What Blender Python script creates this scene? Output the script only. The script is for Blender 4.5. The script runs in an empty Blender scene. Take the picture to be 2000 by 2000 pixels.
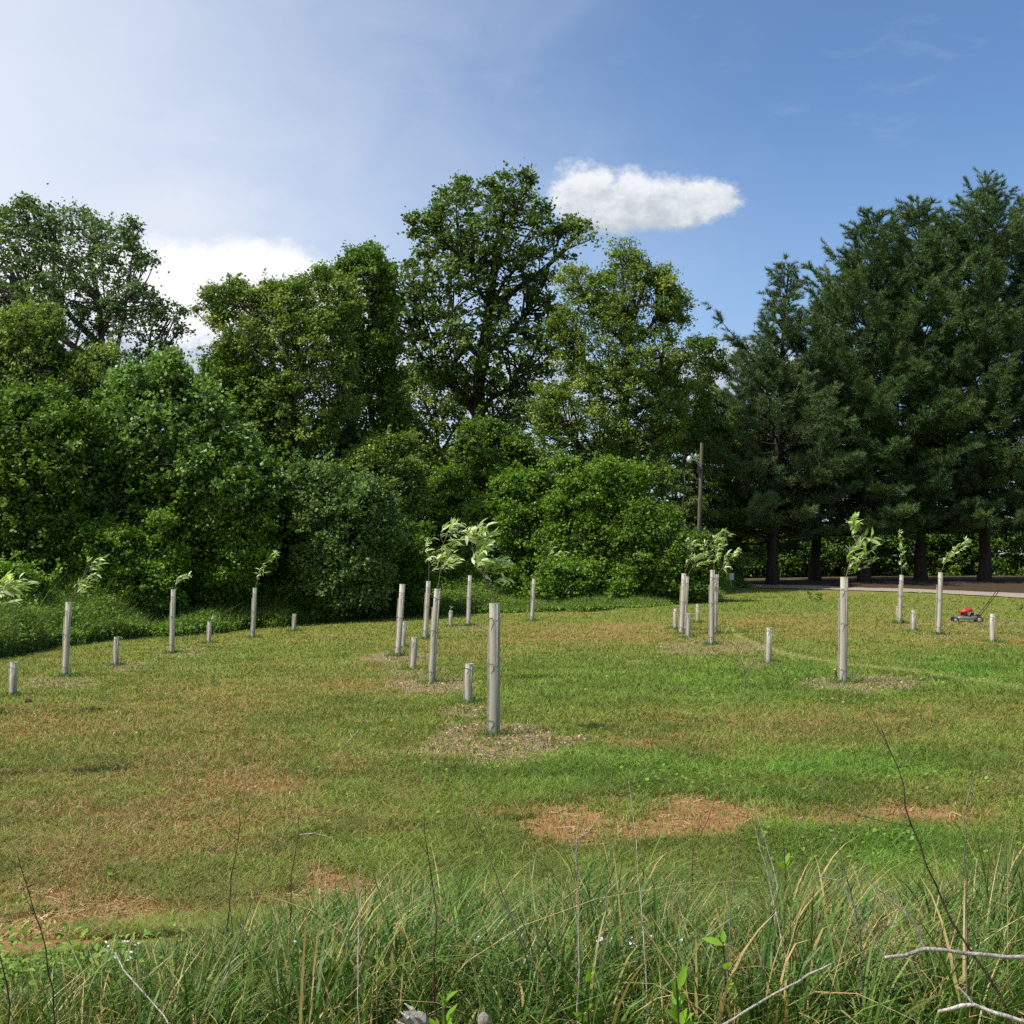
import bpy, math, random
import numpy as np
from math import radians, sin, cos, pi

# ------------------------------------------------------------------ camera, sky, sun, exposure
CAM_H = 2.05
F = 1000.0 / math.tan(radians(22.5))          # focal length in photo pixels (photo is 2000 px square)
PITCH = math.atan(83.0 / F)
scene = bpy.context.scene
cam_data = bpy.data.cameras.new('camera')
cam_data.sensor_width = 36.0
cam_data.angle = radians(45)
cam_data.clip_start = 0.05
cam_data.clip_end = 3000
cam = bpy.data.objects.new('camera', cam_data)
scene.collection.objects.link(cam)
cam.location = (0, 0, CAM_H)
cam.rotation_euler = (pi / 2 + PITCH, 0, 0)
scene.camera = cam

SUN_EL, SUN_AZ = radians(56), math.atan2(-0.93, -0.36)      # azimuth of the sun measured from +Y towards +X
SUN = (math.sin(SUN_AZ) * math.cos(SUN_EL), math.cos(SUN_AZ) * math.cos(SUN_EL), math.sin(SUN_EL))
SKY_STRENGTH = 0.085
EXPOSURE = 0.7

scene.view_settings.view_transform = 'Standard'
scene.view_settings.look = 'None'
scene.view_settings.exposure = EXPOSURE
scene.view_settings.gamma = 1
scene.render.engine = 'CYCLES'
scene.cycles.max_bounces = 6
scene.cycles.diffuse_bounces = 3
scene.cycles.glossy_bounces = 2
scene.cycles.transmission_bounces = 4
scene.cycles.transparent_max_bounces = 4
scene.cycles.use_denoising = False
scene.cycles.use_light_tree = False


class X:
    """tiny expression helper for shader maths"""
    nt = None

    def __init__(s, sock): s.s = sock

    @staticmethod
    def op(kind, *a, clamp=False):
        n = X.nt.nodes.new('ShaderNodeMath'); n.operation = kind; n.use_clamp = clamp
        for i, v in enumerate(a):
            if isinstance(v, X): X.nt.links.new(v.s, n.inputs[i])
            else: n.inputs[i].default_value = float(v)
        return X(n.outputs[0])

    def __add__(s, o): return X.op('ADD', s, o)
    __radd__ = __add__
    def __sub__(s, o): return X.op('SUBTRACT', s, o)
    def __rsub__(s, o): return X.op('SUBTRACT', o, s)
    def __mul__(s, o): return X.op('MULTIPLY', s, o)
    __rmul__ = __mul__
    def __truediv__(s, o): return X.op('DIVIDE', s, o)


def smooth(e0, e1, v):
    n = X.nt.nodes.new('ShaderNodeMapRange'); n.interpolation_type = 'SMOOTHSTEP'
    X.nt.links.new(v.s, n.inputs[0])
    n.inputs[1].default_value = e0; n.inputs[2].default_value = e1
    n.inputs[3].default_value = 0; n.inputs[4].default_value = 1
    return X(n.outputs[0])


def mixc(f, a, b):
    n = X.nt.nodes.new('ShaderNodeMix'); n.data_type = 'RGBA'
    if isinstance(f, X): X.nt.links.new(f.s, n.inputs[0])
    else: n.inputs[0].default_value = f
    for v, i in ((a, 6), (b, 7)):
        if isinstance(v, X): X.nt.links.new(v.s, n.inputs[i])
        else: n.inputs[i].default_value = (*v, 1)
    return X(n.outputs[2])


world = bpy.data.worlds.new('World')
scene.world = world
world.use_nodes = True
nt = X.nt = world.node_tree
nt.nodes.clear()
sky = nt.nodes.new('ShaderNodeTexSky'); sky.sky_type = 'NISHITA'; sky.sun_disc = False
sky.sun_elevation = SUN_EL; sky.sun_rotation = SUN_AZ
sky.air_density = 1.0; sky.dust_density = 0.4; sky.ozone_density = 2.2
tc = nt.nodes.new('ShaderNodeTexCoord')
sep = nt.nodes.new('ShaderNodeSeparateXYZ'); nt.links.new(tc.outputs['Generated'], sep.inputs[0])
dx, dy, dz = (X(sep.outputs[i]) for i in range(3))
DEG = 180 / pi
az = X.op('ARCTAN2', dx, dy) * DEG               # compass angle of the sky direction, degrees
el = X.op('ARCSINE', dz) * DEG                   # elevation, degrees


def skynoise(scale, detail, rough, stretch=(1, 1), off=0.0, dist=0.0):
    comb = nt.nodes.new('ShaderNodeCombineXYZ')
    nt.links.new((az * stretch[0]).s, comb.inputs[0]); nt.links.new((el * stretch[1]).s, comb.inputs[1])
    comb.inputs[2].default_value = off
    n = nt.nodes.new('ShaderNodeTexNoise'); n.inputs['Scale'].default_value = scale
    n.inputs['Detail'].default_value = detail; n.inputs['Roughness'].default_value = rough
    n.inputs['Distortion'].default_value = dist
    nt.links.new(comb.outputs[0], n.inputs['Vector'])
    return X(n.outputs[0])


def sky_deg(px, py):
    return math.degrees(math.atan2(px - 1000, F)), math.degrees(math.atan((1083 - py) / F))


def blob(px, py, rx, ry):
    a, e = sky_deg(px, py)
    ra, re = math.degrees(rx / F), math.degrees(ry / F)
    u = (az - a) * (1 / ra); v = (el - e) * (1 / re)
    return 1 - X.op('SQRT', u * u + v * v)


n_big = skynoise(0.55, 6, 0.6, (1, 1.5), 3.0) - 0.5
n_fine = skynoise(1.6, 7, 0.62, (1, 1.2), 9.0) - 0.5
fade = skynoise(0.16, 4, 0.55, (1, 1.4), 21.0, 0.6) - 0.5
# the cumulus between the big tree and the pines
cu = blob(1150, 378, 92, 72)
for b in ((1235, 388, 105, 62), (1330, 395, 100, 55), (1395, 392, 72, 42), (1205, 410, 130, 50), (1285, 420, 130, 34)):
    cu = X.op('SMOOTH_MAX', cu, blob(*b), 0.25)
cu_m = smooth(0.0, 0.5, cu + n_big * 0.65 + n_fine * 0.75)
a0, e0 = sky_deg(1250, 385)
cu_top = smooth(e0 - 1.5, e0 + 1.1, el + n_big * 3.6 + n_fine * 2.6)
# the bright bank low on the left, with its grey underside, and the small one by the pines
bank = blob(480, 560, 205, 92)
for b in ((330, 590, 200, 110), (560, 590, 190, 90), (150, 560, 260, 60)):
    bank = X.op('SMOOTH_MAX', bank, blob(*b), 0.25)
bank_m = smooth(0.0, 0.38, bank + n_big * 0.45 + n_fine * 0.4)
low = X.op('MAXIMUM', blob(380, 690, 620, 120), blob(1430, 730, 220, 70))
low = X.op('MAXIMUM', low, blob(950, 760, 500, 90))
low_m = smooth(0.05, 0.5, low + n_big * 0.35 + n_fine * 0.3)
veil2 = smooth(0.0, 1.0, blob(340, 440, 330, 110) + n_big * 0.6 + n_fine * 0.4)
# thin high veil thickening towards the left, with faint streaks on the right
veil = smooth(15.0, -31.0, az + fade * 12 + n_big * 1.6 + (el - 14) * 0.12)
veil = X.op('ADD', veil * 0.88, smooth(-2.0, -14.0, el - 24 + az * 0.1) * 0.10)
wisp = smooth(0.55, 0.95, skynoise(0.35, 6, 0.6, (0.6, 1.8), 40.0, 1.0) + 0.0) * 0.22
K = 1.0 / SKY_STRENGTH / 2 ** EXPOSURE
col = X(sky.outputs[0])
tint = nt.nodes.new('ShaderNodeMix'); tint.data_type = 'RGBA'; tint.blend_type = 'MULTIPLY'; tint.inputs[0].default_value = 1
nt.links.new(col.s, tint.inputs[6]); tint.inputs[7].default_value = (0.78, 0.93, 1.08, 1)
col = X(tint.outputs[2])
col = mixc(wisp, col, (0.62 * K, 0.74 * K, 0.92 * K))
col = mixc(veil, col, (0.84 * K, 0.90 * K, 1.0 * K))
col = mixc(veil2 * 0.55, col, (0.84 * K, 0.88 * K, 0.96 * K))
greyc = mixc(smooth(-0.12, 0.16, n_fine), (0.50 * K, 0.58 * K, 0.68 * K), (0.72 * K, 0.77 * K, 0.85 * K))
col = mixc(low_m * 0.85, col, greyc)
col = mixc(bank_m, col, (1.02 * K, 1.03 * K, 1.05 * K))
cuc = mixc(cu_top, (0.56 * K, 0.61 * K, 0.66 * K), (0.93 * K, 0.95 * K, 0.98 * K))
col = mixc(cu_m * 0.94, col, cuc)
bg = nt.nodes.new('ShaderNodeBackground'); bg.inputs[1].default_value = SKY_STRENGTH
nt.links.new(col.s, bg.inputs[0])
wo = nt.nodes.new('ShaderNodeOutputWorld'); nt.links.new(bg.outputs[0], wo.inputs[0])

sl = bpy.data.lights.new('sun', 'SUN'); sl.energy = 3.9; sl.angle = radians(0.5); sl.color = (1.0, 0.95, 0.87)
so = bpy.data.objects.new('sun', sl); scene.collection.objects.link(so)
so.location = (-30, -10, 60)
from mathutils import Vector, Matrix
so.rotation_euler = Vector(SUN).to_track_quat('Z', 'Y').to_euler()

# ------------------------------------------------------------------ helpers
rng = np.random.default_rng(7)
C = scene.collection.objects
V = 1.03520                        # overview pixels -> photo pixels


def at(px, py, D):
    """world point that the photo pixel (px, py) shows at the distance D"""
    cx = (np.asarray(px, float) - 1000) / F; cy = (1000 - np.asarray(py, float)) / F
    sp, cp = sin(PITCH), cos(PITCH)
    y = cp - sp * cy; z = sp + cp * cy
    k = np.asarray(D, float) / y
    return np.stack([cx * k, y * k, CAM_H + z * k], -1)


def proj(P):
    P = np.asarray(P, float)
    x, y, z = P[..., 0], P[..., 1], P[..., 2] - CAM_H
    sp, cp = sin(PITCH), cos(PITCH)
    d = y * cp + z * sp; u = -y * sp + z * cp
    d = np.where(np.abs(d) < 1e-3, 1e-3, d)
    return 1000 + F * x / d, 1000 - F * u / d


def hash2(ix, iy, seed):
    h = (ix.astype(np.int64) * 374761393 + iy.astype(np.int64) * 668265263 + seed * 1442695041) & 0xffffffff
    h = ((h ^ (h >> 13)) * 1274126177) & 0xffffffff
    return ((h ^ (h >> 16)) & 0xffff) / 65535.0


def vnoise(x, y, seed=0):
    ix, iy = np.floor(x), np.floor(y)
    fx, fy = x - ix, y - iy
    fx = fx * fx * (3 - 2 * fx); fy = fy * fy * (3 - 2 * fy)
    a = hash2(ix, iy, seed); b = hash2(ix + 1, iy, seed); c = hash2(ix, iy + 1, seed); d = hash2(ix + 1, iy + 1, seed)
    return (a * (1 - fx) + b * fx) * (1 - fy) + (c * (1 - fx) + d * fx) * fy


def fbm(x, y, seed=0, oct=4):
    s = 0; a = .5; t = 0
    for o in range(oct):
        s = s + a * vnoise(x * 2 ** o + 17.3 * o, y * 2 ** o - 9.1 * o, seed + o); t += a; a *= .5
    return s / t


def sstep(a, b, v):
    t = np.clip((v - a) / (b - a), 0, 1)
    return t * t * (3 - 2 * t)


def mesh_np(name, verts, faces, mat, parent=None, attrs=None, smooth=False, origin=(0, 0, 0)):
    me = bpy.data.meshes.new(name)
    verts = np.asarray(verts, np.float32) - np.asarray(origin, np.float32)
    faces = np.asarray(faces, np.int32)
    n, k = faces.shape
    me.vertices.add(len(verts)); me.vertices.foreach_set('co', verts.ravel())
    me.loops.add(n * k); me.loops.foreach_set('vertex_index', faces.ravel())
    me.polygons.add(n); me.polygons.foreach_set('loop_start', np.arange(0, n * k, k, dtype=np.int32))
    me.polygons.foreach_set('use_smooth', np.full(n, smooth))
    me.update(calc_edges=True)
    for an, (dom, dat) in (attrs or {}).items():
        dat = np.asarray(dat, np.float32)
        if dat.ndim == 1:
            a = me.attributes.new(an, 'FLOAT', dom); a.data.foreach_set('value', dat)
        else:
            a = me.attributes.new(an, 'FLOAT_COLOR', dom)
            d4 = np.ones((len(dat), 4), np.float32); d4[:, :3] = dat
            a.data.foreach_set('color', d4.ravel())
    me.materials.append(mat)
    o = bpy.data.objects.new(name, me); C.link(o)
    if parent is not None: o.parent = parent
    else: o.location = origin
    return o


def empty(name, loc, label, cat, group=None, quat=None):
    o = bpy.data.objects.new(name, None); C.link(o)
    o.location = tuple(float(v) for v in loc); o.empty_display_size = .1
    if quat is not None:
        o.rotation_mode = 'QUATERNION'; o.rotation_quaternion = quat
    return tag(o, label, cat, group)


def tag(o, label=None, cat=None, group=None, kind=None):
    if label: o['label'] = label
    if cat: o['category'] = cat
    if group: o['group'] = group
    if kind: o['kind'] = kind
    return o


class MB:
    """collects quads of one mesh"""
    def __init__(s): s.v = []; s.f = []; s.a = []; s.n = 0

    def add(s, v, f, a=0.5):
        v = np.asarray(v, float); f = np.asarray(f, int)
        s.v.append(v); s.f.append(f + s.n); s.n += len(v)
        s.a.append(np.broadcast_to(np.asarray(a, float), (len(f),)))

    def tube(s, pts, rad, sides=6, a=0.5, cap=True):
        pts = np.asarray(pts, float); n = len(pts)
        rad = np.broadcast_to(np.asarray(rad, float), (n,))
        t = np.gradient(pts, axis=0); t /= np.linalg.norm(t, axis=1)[:, None] + 1e-9
        ref = np.array([0, 0, 1.]) if abs(t[:, 2]).mean() < .8 else np.array([1., 0, 0])
        u = np.cross(t, ref); u /= np.linalg.norm(u, axis=1)[:, None] + 1e-9
        w = np.cross(t, u)
        th = np.arange(sides) * 2 * pi / sides
        ring = pts[:, None] + rad[:, None, None] * (u[:, None] * np.cos(th)[None, :, None] + w[:, None] * np.sin(th)[None, :, None])
        i, j = np.meshgrid(np.arange(n - 1), np.arange(sides), indexing='ij')
        j2 = (j + 1) % sides
        f = np.stack([i * sides + j, i * sides + j2, (i + 1) * sides + j2, (i + 1) * sides + j], -1).reshape(-1, 4)
        s.add(ring.reshape(-1, 3), f, a)
        if cap and sides % 2 == 0:
            for e in (0, n - 1):
                r = ring[e]
                q = [[0, k, k + 1, k + 2] for k in range(1, sides - 2, 2)]
                s.add(r, np.array(q), a)

    def box(s, c, h, a=0.5, R=None):
        c = np.asarray(c, float); h = np.asarray(h, float)
        v = np.array([[x, y, z] for x in (-1, 1) for y in (-1, 1) for z in (-1, 1)], float) * h
        if R is not None: v = v @ np.array(R).T
        f = [[0, 1, 3, 2], [4, 6, 7, 5], [0, 4, 5, 1], [2, 3, 7, 6], [0, 2, 6, 4], [1, 5, 7, 3]]
        s.add(v + c, f, a)

    def build(s, name, mat, parent=None, origin=(0, 0, 0), smooth=False):
        return mesh_np(name, np.concatenate(s.v), np.concatenate(s.f), mat, parent,
                       {'v': ('FACE', np.concatenate(s.a))}, smooth, origin)


# ------------------------------------------------------------------ materials
def new_mat(name):
    m = bpy.data.materials.new(name); m.use_nodes = True
    X.nt = m.node_tree; m.node_tree.nodes.clear()
    return m, m.node_tree


def finish(nt, shader):
    o = nt.nodes.new('ShaderNodeOutputMaterial'); nt.links.new(shader, o.inputs[0])


def attr(nt, name, fac=True):
    a = nt.nodes.new('ShaderNodeAttribute'); a.attribute_name = name
    return a.outputs['Fac'] if fac else a.outputs['Color']


def ramp(nt, sock, stops):
    r = nt.nodes.new('ShaderNodeValToRGB'); nt.links.new(sock, r.inputs[0])
    e = r.color_ramp.elements
    while len(e) < len(stops): e.new(.5)
    for i, (p, c) in enumerate(stops):
        e[i].position = p; e[i].color = (*c, 1)
    return r.outputs[0]


def principled(nt, col, rough=.6, spec=.3, metal=0, bump=None):
    b = nt.nodes.new('ShaderNodeBsdfPrincipled')
    if isinstance(col, tuple): b.inputs['Base Color'].default_value = (*col, 1)
    else: nt.links.new(col, b.inputs['Base Color'])
    b.inputs['Roughness'].default_value = rough; b.inputs['Metallic'].default_value = metal
    b.inputs['Specular IOR Level'].default_value = spec
    if bump: nt.links.new(bump, b.inputs['Normal'])
    return b.outputs[0]


def noise(nt, scale, detail=4, rough=.6, coord='Object', vscale=None):
    t = nt.nodes.new('ShaderNodeTexCoord')
    src = t.outputs[coord]
    if coord == 'World':
        pass
    if vscale:
        m = nt.nodes.new('ShaderNodeMapping'); m.inputs['Scale'].default_value = vscale
        nt.links.new(src, m.inputs[0]); src = m.outputs[0]
    n = nt.nodes.new('ShaderNodeTexNoise'); n.inputs['Scale'].default_value = scale
    n.inputs['Detail'].default_value = detail; n.inputs['Roughness'].default_value = rough
    nt.links.new(src, n.inputs['Vector'])
    return n.outputs[0]


def bump(nt, h, strength=.5, dist=.02):
    b = nt.nodes.new('ShaderNodeBump'); b.inputs['Strength'].default_value = strength
    b.inputs['Distance'].default_value = dist; nt.links.new(h, b.inputs['Height'])
    return b.outputs[0]


def leaf_mat(name, stops, rough=.55, trans=.3, spec=.22, tcol=(1.25, 1.3, .55), colattr=False):
    m, nt = new_mat(name)
    c = attr(nt, 'Col', False) if colattr else ramp(nt, attr(nt, 'v'), stops)
    p = principled(nt, c, rough, spec)
    mul = nt.nodes.new('ShaderNodeMix'); mul.data_type = 'RGBA'; mul.blend_type = 'MULTIPLY'; mul.inputs[0].default_value = 1
    nt.links.new(c, mul.inputs[6]); mul.inputs[7].default_value = (*tcol, 1)
    t = nt.nodes.new('ShaderNodeBsdfTranslucent'); nt.links.new(mul.outputs[2], t.inputs[0])
    x = nt.nodes.new('ShaderNodeMixShader'); x.inputs[0].default_value = trans
    nt.links.new(p, x.inputs[1]); nt.links.new(t.outputs[0], x.inputs[2])
    finish(nt, x.outputs[0])
    return m


M = {}
M['oak'] = leaf_mat('dark_broadleaf', [(0, (0.0496, 0.092, 0.0179)), (0.5, (0.1038, 0.1711, 0.0336)), (1, (0.2183, 0.295, 0.0785))])
M['airy'] = leaf_mat('airy_broadleaf', [(0, (.070, .125, .042)), (.5, (.140, .220, .078)), (1, (.255, .345, .140))])
M['yellow'] = leaf_mat('yellow_green_leaf', [(0, (.062, .116, .018)), (.5, (.150, .232, .040)), (1, (.355, .400, .085))])
M['vine'] = leaf_mat('vine_leaf', [(0, (0.0464, 0.0976, 0.0121)), (0.5, (0.1, 0.183, 0.0209)), (1, (0.2074, 0.3111, 0.0461))])
M['bright'] = leaf_mat('bright_leaf', [(0, (0.06, 0.1272, 0.013)), (0.5, (0.126, 0.2304, 0.0227)), (1, (0.246, 0.3744, 0.054))])
M['poplar'] = leaf_mat('pale_leaf', [(0, (0.065, 0.1375, 0.0247)), (0.55, (0.135, 0.2375, 0.0428)), (0.85, (0.2313, 0.35, 0.1012)), (1, (0.5625, 0.675, 0.3713))], rough=.42)
M['greyleaf'] = leaf_mat('grey_green_leaf', [(0, (0.0528, 0.108, 0.0259)), (0.5, (0.114, 0.198, 0.0486)), (1, (0.24, 0.336, 0.108))])
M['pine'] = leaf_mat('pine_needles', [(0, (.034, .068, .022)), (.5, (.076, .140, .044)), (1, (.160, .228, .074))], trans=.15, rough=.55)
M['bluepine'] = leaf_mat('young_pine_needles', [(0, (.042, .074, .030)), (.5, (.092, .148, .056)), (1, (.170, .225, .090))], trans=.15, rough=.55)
M['hemlock'] = leaf_mat('hemlock_needles', [(0, (0.0403, 0.0978, 0.0207)), (0.5, (0.1092, 0.2012, 0.0403)), (1, (0.23, 0.3335, 0.069))], trans=.2)
M['weed'] = leaf_mat('weed_leaf', [(0, (0.0713, 0.138, 0.0145)), (0.5, (0.1437, 0.253, 0.0274)), (1, (0.2645, 0.368, 0.0563))])
M['thicket'] = leaf_mat('thicket_leaf', [(0, (.07, .13, .015)), (.5, (.19, .31, .035)), (1, (.36, .48, .08))])
M['sapling'] = leaf_mat('sapling_leaf', [(0, (.10, .19, .025)), (.35, (.22, .34, .065)), (.7, (.42, .54, .22)), (1, (.66, .74, .50))], rough=.4, trans=.4, spec=.45)
M['lime'] = leaf_mat('lime_leaf', [(0, (.15, .30, .02)), (1, (.26, .46, .04))], trans=.45)
M['grass'] = leaf_mat('grass_blades', None, colattr=True, trans=.25, rough=.55, tcol=(1.1, 1.15, .6))
M['tallgrass'] = leaf_mat('tall_grass_blades', [(0, (.036, .078, .014)), (.4, (.090, .168, .028)), (.75, (.185, .275, .058)), (.9, (.30, .29, .09)), (1, (.46, .34, .15))], trans=.25, rough=.45)
M['straw'] = leaf_mat('dry_straw', [(0, (.20, .115, .045)), (.5, (.42, .29, .13)), (1, (.64, .52, .33))], trans=.15, tcol=(1, .9, .7))
M['flower'] = leaf_mat('white_petals', [(0, (.62, .62, .78)), (1, (.85, .85, .9))], trans=.2, tcol=(1, 1, 1))


def bark_mat(name, c0, c1, sc=6):
    m, nt = new_mat(name)
    n = noise(nt, sc, 6, .65, vscale=(1, 1, .25))
    finish(nt, principled(nt, ramp(nt, n, [(.3, c0), (.7, c1)]), .85, .15, bump=bump(nt, n, .8, .05)))
    return m


M['bark'] = bark_mat('grey_bark', (.05, .042, .033), (.16, .135, .105))
M['darkbark'] = bark_mat('dark_bark', (.022, .017, .013), (.060, .048, .038))  # shade under the pine boughs is put into this dark tone
M['twig'] = bark_mat('pale_twig', (.10, .085, .065), (.24, .20, .16), 12)
M['polewood'] = bark_mat('weathered_pole', (.085, .07, .055), (.18, .15, .115), 9)
M['stake'] = bark_mat('weathered_stake', (.30, .27, .22), (.46, .42, .35), 20)
M['deadwood'] = bark_mat('grey_deadwood', (.20, .175, .15), (.47, .42, .37), 22)
M['paledeadwood'] = bark_mat('bleached_deadwood', (.36, .32, .27), (.62, .57, .50), 22)
M['darkstem'] = bark_mat('dark_stem', (.035, .024, .018), (.10, .07, .05), 22)


def plain(name, c, rough=.5, spec=.4, metal=0, nscale=None, amp=.25):
    m, nt = new_mat(name)
    if nscale:
        n = noise(nt, nscale, 5, .6)
        col = ramp(nt, n, [(.3, tuple(v * (1 - amp) for v in c)), (.7, tuple(min(1, v * (1 + amp)) for v in c))])
    else: col = c
    finish(nt, principled(nt, col, rough, spec, metal))
    return m


M['red'] = plain('red_engine_cover', (.42, .012, .012), .35, .5, 0, 30, .15)
M['black'] = plain('black_plastic', (.02, .02, .02), .5, .4, 0, 40, .2)
M['deck'] = plain('grey_mower_deck', (.12, .115, .10), .5, .4, .2, 25, .3)
M['steel'] = plain('dull_steel', (.45, .45, .44), .4, .5, .8, 30, .1)
M['rubber'] = plain('dark_rubber', (.03, .03, .03), .8, .2, 0, 40, .2)
M['signback'] = plain('grey_sign_back', (.50, .50, .49), .5, .4, .3, 12, .12)
M['signyellow'] = plain('amber_sign_face', (.72, .36, .05), .5, .4, 0, 12, .12)
M['lamp'] = plain('lamp_housing', (.42, .44, .45), .35, .5, .2, 10, .08)
M['wire'] = plain('utility_wire', (.32, .32, .31), .5, .4)

# tree shelter plastic: beige, mottled, translucent; paler top paints light through the empty end
m, nt = new_mat('shelter_plastic')
g = nt.nodes.new('ShaderNodeNewGeometry')
mp = nt.nodes.new('ShaderNodeMapping'); mp.inputs['Scale'].default_value = (9, 9, 2.2); nt.links.new(g.outputs['Position'], mp.inputs[0])
n1 = nt.nodes.new('ShaderNodeTexNoise'); n1.inputs['Scale'].default_value = 1.3; n1.inputs['Detail'].default_value = 5
nt.links.new(mp.outputs[0], n1.inputs['Vector'])
mp2 = nt.nodes.new('ShaderNodeMapping'); mp2.inputs['Scale'].default_value = (40, 40, 130); nt.links.new(g.outputs['Position'], mp2.inputs[0])
n2 = nt.nodes.new('ShaderNodeTexNoise'); n2.inputs['Scale'].default_value = 1.0; n2.inputs['Detail'].default_value = 3
nt.links.new(mp2.outputs[0], n2.inputs['Vector'])
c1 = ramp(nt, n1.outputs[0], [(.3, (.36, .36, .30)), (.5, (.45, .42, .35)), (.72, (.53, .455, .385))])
lit_top = ramp(nt, n2.outputs[0], [(.3, (.62, .60, .52)), (.7, (.72, .69, .60))])
c2 = mixc(X(attr(nt, 'v')), X(c1), X(lit_top))
mm = nt.nodes.new('ShaderNodeMix'); mm.data_type = 'RGBA'; mm.blend_type = 'OVERLAY'; mm.inputs[0].default_value = .12
nt.links.new(c2.s, mm.inputs[6]); nt.links.new(n2.outputs[0], mm.inputs[7])
oi = nt.nodes.new('ShaderNodeObjectInfo')
vr = ramp(nt, oi.outputs['Random'], [(0, (.86, .87, .84)), (.5, (1.0, .98, .94)), (1, (1.12, 1.10, 1.08))])
mv = nt.nodes.new('ShaderNodeMix'); mv.data_type = 'RGBA'; mv.blend_type = 'MULTIPLY'; mv.inputs[0].default_value = 1
nt.links.new(mm.outputs[2], mv.inputs[6]); nt.links.new(vr, mv.inputs[7]); mm = mv
p = principled(nt, mm.outputs[2], .5, .3, bump=None)
t = nt.nodes.new('ShaderNodeBsdfTranslucent'); nt.links.new(mm.outputs[2], t.inputs[0])
x = nt.nodes.new('ShaderNodeMixShader'); x.inputs[0].default_value = .16
nt.links.new(p, x.inputs[1]); nt.links.new(t.outputs[0], x.inputs[2])
finish(nt, x.outputs[0])
M['shelter'] = m

# ------------------------------------------------------------------ ground
ctrl = []


def h2D(px, base, top, H=1.5): return F * H / (base - top)


TALL = [  # base x, base y, top x, top y
    (127, 1322, 134, 1176), (336, 1276, 339, 1151), (494, 1246, 498, 1148), (777, 1281, 786, 1141),
    (831, 1248, 837, 1135), (844, 1334, 855, 1150), (915, 1222, 918, 1124), (966, 1437, 966, 1178),
    (1039, 1214, 1043, 1130), (1331, 1239, 1336, 1120), (1338, 1231, 1342, 1126), (1391, 1260, 1392, 1113),
    (1397, 1238, 1400, 1122), (1647, 1334, 1649, 1127), (1758, 1218, 1761, 1123), (1833, 1239, 1837, 1118)]
rows = []
for bx, by, tx, ty in TALL:
    rows.append((bx, by, h2D(bx, by, ty), 1.0))
rows += [(150, 1700, 7.8, 3), (1000, 1700, 8, 3), (1800, 1650, 8.5, 3), (0, 1500, 11.5, 1), (1980, 1400, 14.5, 1),
         (1600, 1155, 54, 3), (1990, 1168, 50, 3), (1420, 1146, 60, 3), (240, 1250, 37, 1), (20, 1285, 32, 1), (700, 1215, 45, 1),
         (1180, 1196, 48, 1)]
A, B, W = [], [], []
for px, py, D, w in rows:
    p_ = at(px, py, D)
    x_, d_ = p_[0] / 20, D / 40
    A.append([1, x_, d_, x_ * x_, x_ * d_, d_ * d_, x_ * d_ * d_, d_ ** 3]); B.append(p_[2]); W.append(w)
A, B, W = np.array(A), np.array(B), np.array(W)
lam = np.diag([0, .02, .02, .1, .1, .1, .3, .3])
COEF = np.linalg.solve((A * W[:, None]).T @ A + lam, (A * W[:, None]).T @ B)


def gz(x, y):
    x = np.asarray(x, float); y = np.asarray(y, float)
    xc = 24 * np.tanh(x / 24); d = np.clip(y, 6, 62); d = np.minimum(d, 62)
    lim = d * .45 + 2
    xc = np.clip(xc, -lim, lim)
    a, b = xc / 20, d / 40
    z = COEF[0] + COEF[1] * a + COEF[2] * b + COEF[3] * a * a + COEF[4] * a * b + COEF[5] * b * b + COEF[6] * a * b * b + COEF[7] * b ** 3
    z = z + .5 * (1 - sstep(3.8, 6.9, y))                       # the bank the photographer stands on
    r = np.hypot(x, y)
    bumps = .05 * (fbm(x * .55, y * .55, 3, 3) - .5) + .028 * (fbm(x * 3.1, y * 3.1, 8, 3) - .5) * (r < 60)
    return z + bumps * sstep(1, 5, r)


def ground_px(px, py, lo=3.0, hi=75.0):
    """where the sight line through a photo pixel meets the ground"""
    Ds = np.linspace(lo, hi, 1400)
    P = at(np.full_like(Ds, px), np.full_like(Ds, py), Ds)
    below = P[:, 2] < gz(P[:, 0], P[:, 1])
    i = int(np.argmax(below)) if below.any() else len(Ds) - 1
    q = P[i].copy(); q[2] = gz(q[0], q[1])
    return q


def onground(px, D):
    p_ = at(px, 1083, D); p_[2] = gz(p_[0], p_[1]); return p_


# lawn pattern ------------------------------------------------------
SOIL = [(1270, 1596, 190, 30, 1.0), (1060, 1612, 110, 26, 1.0), (1790, 1592, 150, 26, .95), (1640, 1604, 90, 18, .8), (60, 1840, 150, 80, 1.1), (200, 1790, 110, 30, .8), (640, 1750, 90, 50, 1.0), (1230, 1600, 330, 26, .55), (1700, 1600, 260, 24, .5), (300, 1640, 330, 60, .33), (120, 1740, 180, 50, .45), (450, 1540, 200, 40, .33), (1290, 1592, 130, 24, .9), (1400, 1612, 80, 20, .7), (1050, 1608, 85, 20, .95), (1160, 1625, 120, 18, .7), (1770, 1588, 110, 26, .75), (1660, 1610, 100, 16, .6),
        (640, 1760, 66, 34, .95), (610, 1700, 60, 18, .45), (60, 1850, 110, 62, 1.0), (120, 1795, 90, 26, .7), (10, 1790, 60, 40, .7),
        (355, 1615, 18, 13, .85), (240, 1660, 90, 18, .4), (665, 1500, 36, 22, .5), (490, 1520, 90, 26, .45),
        (1250, 1455, 50, 8, .45), (1600, 1408, 34, 8, .6), (1715, 1406, 60, 8, .45), (1200, 1226, 90, 7, .45),
        (300, 1710, 60, 12, .45), (720, 1290, 30, 4, .5), (1045, 1660, 30, 24, .5), (1380, 1700, 30, 12, .5)]
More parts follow.
